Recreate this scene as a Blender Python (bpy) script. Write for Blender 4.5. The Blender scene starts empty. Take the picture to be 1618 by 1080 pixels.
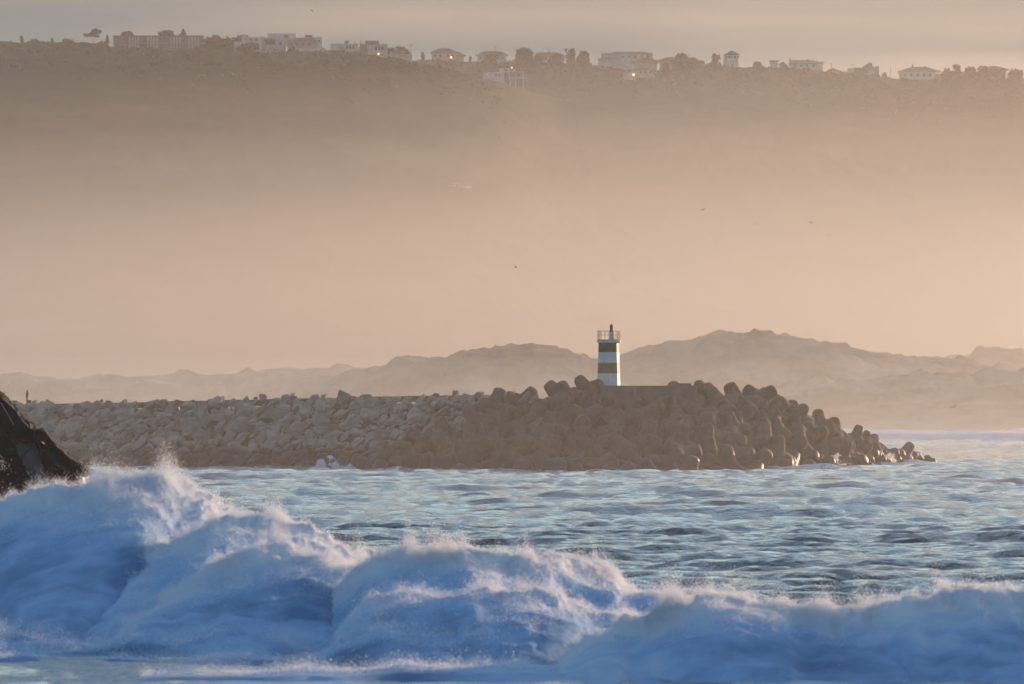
import bpy, bmesh, math, random
import numpy as np
from mathutils import Vector, Matrix, Quaternion

# ------------------------------------------------------------------ camera, sky, sun, exposure
SC = bpy.context.scene
COL = SC.collection
FPX = 13483.0          # 300 mm on a 36 mm sensor, in pixels of the 1618 px wide photograph
HC = 9.3               # camera height above the sea
HZ = 630.0             # picture row of the horizon

cam_d = bpy.data.cameras.new('camera')
cam_d.lens = 300.0
cam_d.sensor_width = 36.0
cam_d.clip_start = 1.0
cam_d.clip_end = 60000.0
cam_d.dof.use_dof = True
cam_d.dof.focus_distance = 1120.0
cam_d.dof.aperture_fstop = 2.8
cam = bpy.data.objects.new('camera', cam_d)
COL.objects.link(cam)
cam.location = (0.0, 0.0, HC)
cam.rotation_euler = (math.radians(90.0) + math.atan(90.0 / FPX), 0.0, 0.0)
SC.camera = cam

CLOUD_OFF = 0.0
SUN_AZ = math.radians(35.0)     # to the right of the view, behind the scene
SUN_EL = math.radians(7.8)
world = bpy.data.worlds.new('World')
SC.world = world
world.use_nodes = True
wn, wl = world.node_tree.nodes, world.node_tree.links
wn.clear()
w_out = wn.new('ShaderNodeOutputWorld')
w_bg = wn.new('ShaderNodeBackground')
w_sky = wn.new('ShaderNodeTexSky')
w_sky.sky_type = 'NISHITA'
w_sky.sun_disc = False
w_sky.sun_elevation = SUN_EL
w_sky.sun_rotation = SUN_AZ
w_sky.altitude = 0.0
w_sky.air_density = 1.0
w_sky.dust_density = 0.4
w_sky.ozone_density = 2.2
w_bg.inputs['Strength'].default_value = 0.15
# high thin cloud, spread over the whole sky and foreshortened toward the horizon
w_tc = wn.new('ShaderNodeTexCoord')
w_sep = wn.new('ShaderNodeSeparateXYZ')
wl.new(w_tc.outputs['Generated'], w_sep.inputs[0])
w_add = wn.new('ShaderNodeMath'); w_add.operation = 'ADD'; w_add.inputs[1].default_value = 0.035
w_abs = wn.new('ShaderNodeMath'); w_abs.operation = 'ABSOLUTE'
wl.new(w_sep.outputs['Z'], w_abs.inputs[0]); wl.new(w_abs.outputs[0], w_add.inputs[0])
w_dx = wn.new('ShaderNodeMath'); w_dx.operation = 'DIVIDE'
w_dy = wn.new('ShaderNodeMath'); w_dy.operation = 'DIVIDE'
wl.new(w_sep.outputs['X'], w_dx.inputs[0]); wl.new(w_add.outputs[0], w_dx.inputs[1])
wl.new(w_sep.outputs['Y'], w_dy.inputs[0]); wl.new(w_add.outputs[0], w_dy.inputs[1])
w_cmb = wn.new('ShaderNodeCombineXYZ')
wl.new(w_dx.outputs[0], w_cmb.inputs[0]); wl.new(w_dy.outputs[0], w_cmb.inputs[1])
w_noise = wn.new('ShaderNodeTexNoise')
w_noise.inputs['Scale'].default_value = 0.62
w_noise.inputs['Detail'].default_value = 3.5
w_noise.inputs['Roughness'].default_value = 0.5
w_off = wn.new('ShaderNodeVectorMath'); w_off.operation = 'ADD'; w_off.inputs[1].default_value = (CLOUD_OFF, 0.0, 0.0)
wl.new(w_cmb.outputs[0], w_off.inputs[0]); wl.new(w_off.outputs[0], w_noise.inputs['Vector'])
w_ramp = wn.new('ShaderNodeValToRGB')
w_ramp.color_ramp.elements[0].position = 0.40
w_ramp.color_ramp.elements[1].position = 0.70
wl.new(w_noise.outputs['Fac'], w_ramp.inputs['Fac'])
w_thin = wn.new('ShaderNodeMath'); w_thin.operation = 'MULTIPLY'; w_thin.inputs[1].default_value = 0.25
wl.new(w_ramp.outputs['Color'], w_thin.inputs[0])
# a far bank of grey cloud low over the whole horizon
w_low = wn.new('ShaderNodeMapRange'); w_low.interpolation_type = 'SMOOTHSTEP'
w_low.inputs['From Min'].default_value = 0.06; w_low.inputs['From Max'].default_value = 0.14
w_low.inputs['To Min'].default_value = 0.97; w_low.inputs['To Max'].default_value = 0.0
wl.new(w_abs.outputs[0], w_low.inputs['Value'])
w_max = wn.new('ShaderNodeMath'); w_max.operation = 'MAXIMUM'
wl.new(w_thin.outputs[0], w_max.inputs[0]); wl.new(w_low.outputs[0], w_max.inputs[1])
w_ccol = wn.new('ShaderNodeMixRGB')
w_ccol.inputs['Color1'].default_value = (0.46, 0.64, 0.80, 1.0)
w_ccol.inputs['Color2'].default_value = (1.55, 1.25, 1.08, 1.0)
wl.new(w_ramp.outputs['Color'], w_ccol.inputs['Fac'])
w_mix = wn.new('ShaderNodeMixRGB')
w_mix.inputs['Color2'].default_value = (2.3, 2.15, 2.1, 1.0)
wl.new(w_max.outputs[0], w_mix.inputs['Fac'])
wl.new(w_ccol.outputs['Color'], w_mix.inputs['Color2'])
wl.new(w_sky.outputs['Color'], w_mix.inputs['Color1'])
wl.new(w_mix.outputs['Color'], w_bg.inputs['Color'])
wl.new(w_bg.outputs['Background'], w_out.inputs['Surface'])

sun_d = bpy.data.lights.new('sun', 'SUN')
sun_d.energy = 3.7
sun_d.angle = math.radians(0.55)
sun_d.color = (1.0, 0.635, 0.385)
sun = bpy.data.objects.new('sun', sun_d)
COL.objects.link(sun)
SUN_DIR = Vector((math.sin(SUN_AZ) * math.cos(SUN_EL), math.cos(SUN_AZ) * math.cos(SUN_EL), math.sin(SUN_EL)))
sun.rotation_euler = SUN_DIR.to_track_quat('Z', 'Y').to_euler()

SC.view_settings.view_transform = 'Standard'
SC.view_settings.look = 'None'
SC.view_settings.exposure = 0.55
SC.view_settings.gamma = 1.0
SC.view_settings.use_curve_mapping = False
SC.render.engine = 'CYCLES'
SC.cycles.max_bounces = 6
SC.cycles.diffuse_bounces = 3
SC.cycles.glossy_bounces = 3
SC.cycles.transmission_bounces = 4
SC.cycles.transparent_max_bounces = 16
SC.cycles.volume_bounces = 1
SC.cycles.use_denoising = True
SC.cycles.sample_clamp_indirect = 6.0
SC.cycles.caustics_reflective = False
SC.cycles.caustics_refractive = False

# ------------------------------------------------------------------ helpers
RNG = np.random.default_rng(7)
random.seed(7)

def P(px, py, D):
    """the point at distance D that is seen at row py, column px of the photograph"""
    return Vector(((px - 809.0) / FPX * D, D, HC + (HZ - py) / FPX * D))

def X(px, D): return (px - 809.0) / FPX * D
def Z(py, D): return HC + (HZ - py) / FPX * D

def tag(o, label=None, cat=None, group=None, kind=None):
    if label: o['label'] = label
    if cat: o['category'] = cat
    if group: o['group'] = group
    if kind: o['kind'] = kind
    return o

def empty(name, loc=(0, 0, 0), rz=0.0):
    o = bpy.data.objects.new(name, None)
    COL.objects.link(o)
    o.location = loc
    o.rotation_euler = (0, 0, rz)
    o.empty_display_size = 0.5
    return o

def link(name, me, mat=None, parent=None):
    o = bpy.data.objects.new(name, me)
    COL.objects.link(o)
    if mat is not None and len(me.materials) == 0:
        me.materials.append(mat)
    if parent is not None:
        o.parent = parent
    return o

def mesh_np(name, V, F, smooth=False):
    """V (n,3) floats, F (m,k) ints with constant k"""
    V = np.asarray(V, dtype=np.float32); F = np.asarray(F, dtype=np.int32)
    me = bpy.data.meshes.new(name)
    n, (m, k) = len(V), F.shape
    me.vertices.add(n); me.vertices.foreach_set('co', V.ravel())
    me.loops.add(m * k); me.loops.foreach_set('vertex_index', F.ravel())
    me.polygons.add(m)
    me.polygons.foreach_set('loop_start', np.arange(0, m * k, k, dtype=np.int32))
    me.polygons.foreach_set('loop_total', np.full(m, k, dtype=np.int32))
    if smooth:
        me.polygons.foreach_set('use_smooth', np.ones(m, dtype=bool))
    me.update(calc_edges=True)
    me.validate()
    return me

def grid_faces(nu, nv):
    i = np.arange(nu - 1)[:, None] * nv + np.arange(nv - 1)[None, :]
    i = i.ravel()
    return np.stack([i, i + nv, i + nv + 1, i + 1], axis=1)

class MB:
    """collects shapes and links them as one mesh object"""
    def __init__(self): self.v, self.f = [], []
    def poly(self, vs, fs):
        n = len(self.v); self.v += [tuple(p) for p in vs]; self.f += [tuple(i + n for i in f) for f in fs]
        return self
    def box(self, x0, x1, y0, y1, z0, z1):
        return self.poly([(x0,y0,z0),(x1,y0,z0),(x1,y1,z0),(x0,y1,z0),(x0,y0,z1),(x1,y0,z1),(x1,y1,z1),(x0,y1,z1)],
                         [(0,3,2,1),(4,5,6,7),(0,1,5,4),(1,2,6,5),(2,3,7,6),(3,0,4,7)])
    def frustum(self, cx, cy, z0, z1, a0, b0, a1, b1):
        return self.poly([(cx-a0,cy-b0,z0),(cx+a0,cy-b0,z0),(cx+a0,cy+b0,z0),(cx-a0,cy+b0,z0),
                          (cx-a1,cy-b1,z1),(cx+a1,cy-b1,z1),(cx+a1,cy+b1,z1),(cx-a1,cy+b1,z1)],
                         [(0,3,2,1),(4,5,6,7),(0,1,5,4),(1,2,6,5),(2,3,7,6),(3,0,4,7)])
    def rings(self, prof, n=12, cx=0.0, cy=0.0):
        """lathe about z: prof = [(r, z), ...]"""
        vs, fs = [], []
        for r, z in prof:
            for k in range(n):
                a = 2 * math.pi * k / n
                vs.append((cx + r * math.cos(a), cy + r * math.sin(a), z))
        for j in range(len(prof) - 1):
            for k in range(n):
                k2 = (k + 1) % n
                fs.append((j*n+k, j*n+k2, (j+1)*n+k2, (j+1)*n+k))
        fs.append(tuple(range(n - 1, -1, -1)))
        fs.append(tuple((len(prof)-1)*n + k for k in range(n)))
        return self.poly(vs, fs)
    def tube(self, pts, rad, n=6):
        """a tube through pts with a radius per point"""
        pts = [Vector(p) for p in pts]
        vs, fs = [], []
        for i, p in enumerate(pts):
            t = (pts[min(i+1, len(pts)-1)] - pts[max(i-1, 0)]).normalized()
            a = Vector((0, 0, 1)) if abs(t.z) < 0.9 else Vector((1, 0, 0))
            u = t.cross(a).normalized(); w = t.cross(u)
            r = rad[i] if hasattr(rad, '__len__') else rad
            for k in range(n):
                an = 2 * math.pi * k / n
                vs.append(p + u * (r * math.cos(an)) + w * (r * math.sin(an)))
        for j in range(len(pts) - 1):
            for k in range(n):
                k2 = (k + 1) % n
                fs.append((j*n+k, j*n+k2, (j+1)*n+k2, (j+1)*n+k))
        fs.append(tuple(range(n - 1, -1, -1)))
        fs.append(tuple((len(pts)-1)*n + k for k in range(n)))
        return self.poly(vs, fs)
    def prism(self, outline, y0, y1):
        """outline [(x, z)] counter-clockwise seen from -y, extruded along y"""
        n = len(outline)
        vs = [(x, y0, z) for x, z in outline] + [(x, y1, z) for x, z in outline]
        fs = [tuple(range(n)), tuple(range(2*n - 1, n - 1, -1))]
        for k in range(n):
            k2 = (k + 1) % n
            fs.append((k, k + n, k2 + n, k2))
        return self.poly(vs, fs)
    def build(self, name, mat, parent=None, smooth=False, bevel=0.0):
        me = bpy.data.meshes.new(name)
        me.from_pydata(self.v, [], self.f)
        bm = bmesh.new(); bm.from_mesh(me)
        bmesh.ops.recalc_face_normals(bm, faces=bm.faces)
        if bevel:
            bmesh.ops.bevel(bm, geom=list(bm.edges), offset=bevel, segments=2, affect='EDGES', profile=0.6)
        bm.to_mesh(me); bm.free()
        if smooth:
            for p in me.polygons: p.use_smooth = True
        return link(name, me, mat, parent)

# lattice noise for terrain, rocks and foam
_perm = RNG.random((64, 64, 64)).astype(np.float32)
def vnoise(p):
    """smooth value noise in 3D, -1..1"""
    p = np.asarray(p, dtype=np.float64)
    i = np.floor(p).astype(np.int64); f = p - i
    f = f * f * f * (f * (f * 6 - 15) + 10)
    a = i & 63; b = (i + 1) & 63
    def g(x, y, z): return _perm[x, y, z]
    ax, ay, az = a[..., 0], a[..., 1], a[..., 2]; bx, by, bz = b[..., 0], b[..., 1], b[..., 2]
    fx, fy, fz = f[..., 0], f[..., 1], f[..., 2]
    c00 = g(ax,ay,az)*(1-fx)+g(bx,ay,az)*fx; c10 = g(ax,by,az)*(1-fx)+g(bx,by,az)*fx
    c01 = g(ax,ay,bz)*(1-fx)+g(bx,ay,bz)*fx; c11 = g(ax,by,bz)*(1-fx)+g(bx,by,bz)*fx
    return ((c00*(1-fy)+c10*fy)*(1-fz)+(c01*(1-fy)+c11*fy)*fz) * 2 - 1

def fbm(p, octaves=4, gain=0.5, lac=2.03):
    p = np.asarray(p, dtype=np.float64)
    s, a, q = 0.0, 1.0, p
    for _ in range(octaves):
        s = s + a * vnoise(q); q = q * lac + 17.3; a *= gain
    return s

def sstep(e0, e1, x):
    t = np.clip((np.asarray(x, dtype=np.float64) - e0) / (e1 - e0), 0, 1)
    return t * t * (3 - 2 * t)

# ------------------------------------------------------------------ materials
def new_mat(name):
    m = bpy.data.materials.new(name); m.use_nodes = True
    nt = m.node_tree
    return m, nt.nodes, nt.links, nt.nodes['Principled BSDF']

def mat_noise(name, c1, c2, scale=1.0, rough=0.9, detail=4.0, bump=0.0, bscale=None, rnd=0.0, coords='Object', spec=0.3, lo=0.35, hi=0.65):
    m, n, l, b = new_mat(name)
    tc = n.new('ShaderNodeTexCoord')
    t = n.new('ShaderNodeTexNoise'); t.inputs['Scale'].default_value = scale; t.inputs['Detail'].default_value = detail
    t.inputs['Roughness'].default_value = 0.6
    l.new(tc.outputs[coords], t.inputs['Vector'])
    r = n.new('ShaderNodeValToRGB')
    r.color_ramp.elements[0].position = lo; r.color_ramp.elements[1].position = hi
    r.color_ramp.elements[0].color = (*c1, 1); r.color_ramp.elements[1].color = (*c2, 1)
    l.new(t.outputs['Fac'], r.inputs['Fac'])
    src = r.outputs['Color']
    if rnd:
        oi = n.new('ShaderNodeObjectInfo')
        mr = n.new('ShaderNodeMapRange'); mr.inputs['To Min'].default_value = 1 - rnd; mr.inputs['To Max'].default_value = 1 + rnd
        l.new(oi.outputs['Random'], mr.inputs['Value'])
        mx = n.new('ShaderNodeMixRGB'); mx.blend_type = 'MULTIPLY'; mx.inputs['Fac'].default_value = 1.0
        l.new(src, mx.inputs['Color1']); l.new(mr.outputs[0], mx.inputs['Color2'])
        src = mx.outputs['Color']
    l.new(src, b.inputs['Base Color'])
    b.inputs['Roughness'].default_value = rough
    b.inputs['Specular IOR Level'].default_value = spec
    if bump:
        t2 = n.new('ShaderNodeTexNoise'); t2.inputs['Scale'].default_value = bscale or scale * 4; t2.inputs['Detail'].default_value = 6.0
        l.new(tc.outputs[coords], t2.inputs['Vector'])
        bp = n.new('ShaderNodeBump'); bp.inputs['Strength'].default_value = bump
        l.new(t2.outputs['Fac'], bp.inputs['Height']); l.new(bp.outputs['Normal'], b.inputs['Normal'])
    return m

def mat_plain(name, c, rough=0.6, metal=0.0, emit=None, estr=0.0, spec=0.4):
    m, n, l, b = new_mat(name)
    b.inputs['Base Color'].default_value = (*c, 1)
    b.inputs['Roughness'].default_value = rough
    b.inputs['Metallic'].default_value = metal
    b.inputs['Specular IOR Level'].default_value = spec
    if emit:
        b.inputs['Emission Color'].default_value = (*emit, 1); b.inputs['Emission Strength'].default_value = estr
    return m

M = {}
M['scrub'] = mat_noise('scrub', (0.016, 0.020, 0.011), (0.045, 0.045, 0.024), 0.035, 1.0, 8, spec=0.05)
M['leaf'] = mat_noise('leaf', (0.010, 0.014, 0.008), (0.028, 0.032, 0.016), 0.9, 0.9, 2, spec=0.1)
M['bark'] = mat_noise('bark', (0.05, 0.04, 0.03), (0.10, 0.075, 0.055), 2.0, 0.95, 4, spec=0.1)
M['dune'] = mat_noise('dune', (0.085, 0.08, 0.05), (0.34, 0.28, 0.21), 0.03, 1.0, 9, spec=0.05, lo=0.4, hi=0.6)
M['sand'] = mat_noise('sand', (0.26, 0.21, 0.16), (0.36, 0.30, 0.23), 0.02, 1.0, 6, spec=0.1)
M['plaster'] = mat_noise('plaster', (0.40, 0.375, 0.34), (0.56, 0.53, 0.49), 0.5, 0.85, 4, spec=0.2)
M['cream'] = mat_noise('cream', (0.30, 0.26, 0.20), (0.42, 0.37, 0.29), 0.5, 0.85, 4, spec=0.2)
M['darkwall'] = mat_noise('darkwall', (0.10, 0.09, 0.08), (0.16, 0.14, 0.12), 0.5, 0.85, 4, spec=0.2)
M['tile'] = mat_noise('tile', (0.16, 0.075, 0.045), (0.27, 0.13, 0.08), 0.8, 0.9, 4, spec=0.15)
M['slate'] = mat_noise('slate', (0.06, 0.05, 0.045), (0.11, 0.09, 0.08), 0.8, 0.9, 4, spec=0.15)
M['glass'] = mat_plain('glass', (0.07, 0.07, 0.07), 0.15, spec=0.5)
M['metal'] = mat_plain('metal', (0.12, 0.11, 0.10), 0.5, 0.6)
M['lamp'] = mat_plain('lamp', (0.9, 0.7, 0.5), 0.4, 0.0, (1.0, 0.62, 0.32), 4.5)
# air: even haze over the whole place and a low bank of mist that thickens toward the foot of the hill
HAZE_DENS = 0.50e-4
HAZE_COL = (0.98, 0.96, 0.94)
MIST_DENS = 7.4e-4
MIST_PROF = [(y, 0.0865 * (y - 2000.0) * (1.0 - 0.07 * ((y - 2000.0) / 2200.0) ** 2) * min(1.0, 0.4 + (y - 2000.0) / 800.0) - 1.0) for y in np.linspace(2000.0, 4100.0, 40)] + [(4800.0, 176.0), (4800.0, -2.0), (2000.0, -2.0)]
# ------------------------------------------------------------------ land: two hills, dunes, beach
def interp(pts):
    xs = np.array([p[0] for p in pts], float); ys = np.array([p[1] for p in pts], float)
    # smooth the polyline a little
    g = np.arange(xs[0], xs[-1] + 1, 4.0)
    v = np.interp(g, xs, ys)
    k = np.hanning(9); k /= k.sum()
    vp = np.pad(v, 4, mode='edge'); v = np.convolve(vp, k, mode='valid')
    return lambda x: np.interp(x, g, v)

HILL_NEAR = interp([(-900,40),(-400,58),(-200,64),(0,65),(60,67),(130,66),(180,74),(260,78),(320,78),(420,82),(470,78),(510,78),(560,81),(600,89),
                    (650,98),(700,106),(740,116),(800,132),(860,150),(950,172),(1050,200),(1200,256),(1400,335),(1700,450),(2300,590),(2600,595)])
HILL_FAR = interp([(-200,120),(500,101),(650,94),(690,94),(750,99),(850,99),(940,102),(1000,112),(1050,110),(1100,106),(1170,106),(1250,107),
                   (1320,115),(1420,124),(1480,127),(1618,124),(1800,128),(2200,110),(2600,90)])
D_NEAR, D_FAR = 3900.0, 4090.0
def near_crest(px): return D_NEAR + 185.0 * sstep(740, 1100, px)     # the near ridge swings back into the far hill

def hill_z(ridge, Dc, D0, px, D, seed, rough=1.0):
    zc = HC + (HZ - ridge(px)) / FPX * Dc
    t = np.clip((D - D0) / (Dc - D0), 0, 1)
    base = 4.0
    s = t ** 1.15
    z = base + (zc - base) * s
    back = np.clip((D - Dc) / 500.0, 0, 1)
    z = z - (zc * 0.25) * back ** 2
    x = (px - 809.0) / FPX * D
    q = np.stack([x / 60.0, D / 60.0, np.full_like(x, seed)], -1)
    g = np.stack([x / 230.0, D / 500.0, np.full_like(x, seed + 9)], -1)
    edge = np.clip(t * (1 - t) * 4, 0, 1)
    z = z + (fbm(q, 5) * 2.2 + fbm(g, 3) * 9.0) * edge * rough
    fine = np.stack([x / 5.0, D / 5.0, np.full_like(x, seed + 3)], -1)
    z = z + fbm(fine, 2) * 0.25 * np.clip(t * 3, 0, 1)
    return z

def hill_mesh(name, ridge, Dc, D0, px0, px1, seed, nu, mat):
    pxs = np.linspace(px0, px1, nu)
    Ds = np.concatenate([np.linspace(D0, Dc - 160, 70), np.linspace(Dc - 150, Dc, 30), Dc + np.array([4., 10, 18, 28, 40, 60, 90, 140, 220, 340, 500])])
    PX, DD = np.meshgrid(pxs, Ds, indexing='ij')
    DC = near_crest(PX) if name == 'hill_near' else np.full_like(PX, Dc)
    DD = DD + (DC - Dc) * np.clip((DD - D0) / (Dc - D0), 0, 1)
    zz = hill_z(ridge, DC, D0, PX, DD, seed)
    xx = (PX - 809.0) / FPX * DD
    V = np.stack([xx, DD, zz], -1).reshape(-1, 3)
    me = mesh_np(name, V, grid_faces(len(pxs), len(Ds))[:, ::-1], True)
    o = link(name, me, mat); tag(o, kind='structure')
    return o

hill_mesh('hill_near', HILL_NEAR, D_NEAR, 3120.0, -900, 2600, 3.0, 700, M['scrub'])
hill_mesh('hill_far', HILL_FAR, D_FAR, 3250.0, -200, 2600, 23.0, 560, M['scrub'])

def near_ground(px, D=None):
    D = D_NEAR if D is None else D
    return float(hill_z(HILL_NEAR, near_crest(np.array([float(px)])), 3120.0, np.array([float(px)]), np.array([float(D)]), 3.0)[0])
def far_ground(px, D=None):
    D = D_FAR if D is None else D
    return float(hill_z(HILL_FAR, D_FAR, 3250.0, np.array([float(px)]), np.array([float(D)]), 23.0)[0])

# the land behind the beach, one sheet under dunes and hills
V = [(-9000,2405,-0.6),(9000,2405,-0.6),(9000,2450,1.2),(-9000,2450,1.2),(-9000,2560,3.0),(9000,2560,3.0),(-9000,3000,4.4),(9000,3000,4.4),(-9000,16000,4.4),(9000,16000,4.4)]
F = [(0,1,2,3),(3,2,5,4),(4,5,7,6),(6,7,9,8)]
me = bpy.data.meshes.new('beach'); me.from_pydata(V, [], F); me.update()
tag(link('beach', me, M['sand']), kind='structure')

DUNES = [
    ('dune_low', 2720.0, [(-500,600),(-100,601),(0,598),(12,592),(25,587),(45,592),(60,596),(130,600),(200,597),(300,594),(400,590),(500,583),(545,578),(600,586),(700,592),(820,604)], 41.0),
    ('dune_middle', 2600.0, [(480,604),(560,590),(600,582),(630,573),(700,567),(740,557),(760,553),(800,548),(830,549),(860,546),(900,557),(940,571),(1000,590),(1060,606)], 51.0),
    ('dune_high', 2640.0, [(860,600),(930,580),(980,567),(1000,562),(1006,553),(1040,551),(1046,543),(1075,541),(1100,536),(1120,527),(1160,523),(1200,528),(1240,530),(1256,535),(1310,541),(1330,546),(1400,560),(1440,568),(1500,567),(1560,576),(1650,596),(1700,608)], 61.0),
    ('dune_outer', 2820.0, [(1340,590),(1440,575),(1480,568),(1504,557),(1530,559),(1550,551),(1590,550),(1618,552),(1700,545),(1900,552),(2300,570)], 71.0),
    ('dune_front', 2520.0, [(1180,616),(1260,608),(1400,598),(1500,591),(1618,588),(1800,580),(2300,585)], 81.0),
]
for nm, Dc, pts, seed in DUNES:
    cr = interp(pts)
    nu = int((pts[-1][0] - pts[0][0]) / 2.2)
    pxs = np.linspace(pts[0][0], pts[-1][0], nu)
    Ds = np.concatenate([np.linspace(Dc - 95, Dc - 20, 30), np.linspace(Dc - 18, Dc + 2, 22), np.linspace(Dc + 6, Dc + 90, 14)])
    PX, DD = np.meshgrid(pxs, Ds, indexing='ij')
    xx = (PX - 809.0) / FPX * DD
    zc = HC + (HZ - cr(PX)) / FPX * Dc
    t = np.where(DD < Dc, (DD - (Dc - 95)) / 95.0, (Dc + 90 - DD) / 90.0)
    t = np.clip(t, 0, 1)
    s = sstep(0, 1, t) * 0.55 + t * 0.45
    ends = np.clip(np.minimum(PX - pts[0][0], pts[-1][0] - PX) / 60.0, 0, 1)
    n1 = fbm(np.stack([xx / 16, DD / 16, np.full_like(xx, seed)], -1), 5) * 2.0
    n2 = fbm(np.stack([xx / 3.2, DD / 3.2, np.full_like(xx, seed + 4)], -1), 3) * 0.62 + np.maximum(0, fbm(np.stack([xx / 7.0, DD / 7.0, np.full_like(xx, seed + 6)], -1), 2)) * 1.7 * sstep(0.5, 0.95, t)
    zz = 1.5 + (zc - 1.5) * s + (n1 * np.clip(t * (1.02 - t) * 4, 0, 1) + n2 * np.clip(t * 2, 0, 1)) * ends
    zz = np.where((t <= 0), 0.4, zz)
    V = np.stack([xx, DD, zz], -1).reshape(-1, 3)
    me = mesh_np(nm, V, grid_faces(len(pxs), len(Ds))[:, ::-1], True)
    tag(link(nm, me, M['dune']), kind='structure')

# ------------------------------------------------------------------ haze over everything, and the bank of mist lying before the hill
def mat_volume(name, dens, col, g):
    m = bpy.data.materials.new(name); m.use_nodes = True
    n, l = m.node_tree.nodes, m.node_tree.links
    n.clear()
    out = n.new('ShaderNodeOutputMaterial'); v = n.new('ShaderNodeVolumePrincipled')
    v.inputs['Color'].default_value = (*col, 1); v.inputs['Density'].default_value = dens
    v.inputs['Density Attribute'].default_value = ''
    v.inputs['Anisotropy'].default_value = g
    l.new(v.outputs['Volume'], out.inputs['Volume'])
    return m
b = MB().box(-5200, 5200, -120, 5300, -3.0, 215)
o = b.build('haze', mat_volume('haze_air', HAZE_DENS, HAZE_COL, 0.68)); tag(o, kind='stuff')

n = len(MIST_PROF)
F = [tuple(range(n)), tuple(range(2*n-1, n-1, -1))] + [(k, k+n, (k+1) % n + n, (k+1) % n) for k in range(n)]
mist_mat = mat_volume('mist_air', MIST_DENS / 3.0, HAZE_COL, 0.68)
for k, hs in enumerate((0.74, 0.90, 1.05)):      # three sheets of mist, each reaching a little higher
    prof = [(y - 6.0 * k, z * hs - 0.3 * k if z > 0 else z - 0.1 * k) for y, z in MIST_PROF]
    V = [(-4200.0 - 10 * k, y, z) for y, z in prof] + [(4200.0 + 10 * k, y, z) for y, z in prof]
    o = MB().poly(V, F).build('mist', mist_mat); tag(o, kind='stuff')
# thin spray-laden air lying low over the water round the breakwater
V = [(620.0, -2.2)] + [(620.0 + 1000.0 * t, 15.0 * math.sin(math.pi * t) ** 0.8 - 0.3) for t in np.linspace(0.02, 0.98, 24)] + [(1620.0, -2.2)]
n = len(V)
F = [tuple(range(n)), tuple(range(2*n-1, n-1, -1))] + [(k, k+n, (k+1) % n + n, (k+1) % n) for k in range(n)]
o = MB().poly([(-1600.0, y, z) for y, z in V] + [(1600.0, y, z) for y, z in V], F).build('mist', mat_volume('sea_mist_air', 1.5e-4, HAZE_COL, 0.68)); tag(o, kind='stuff')
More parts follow.
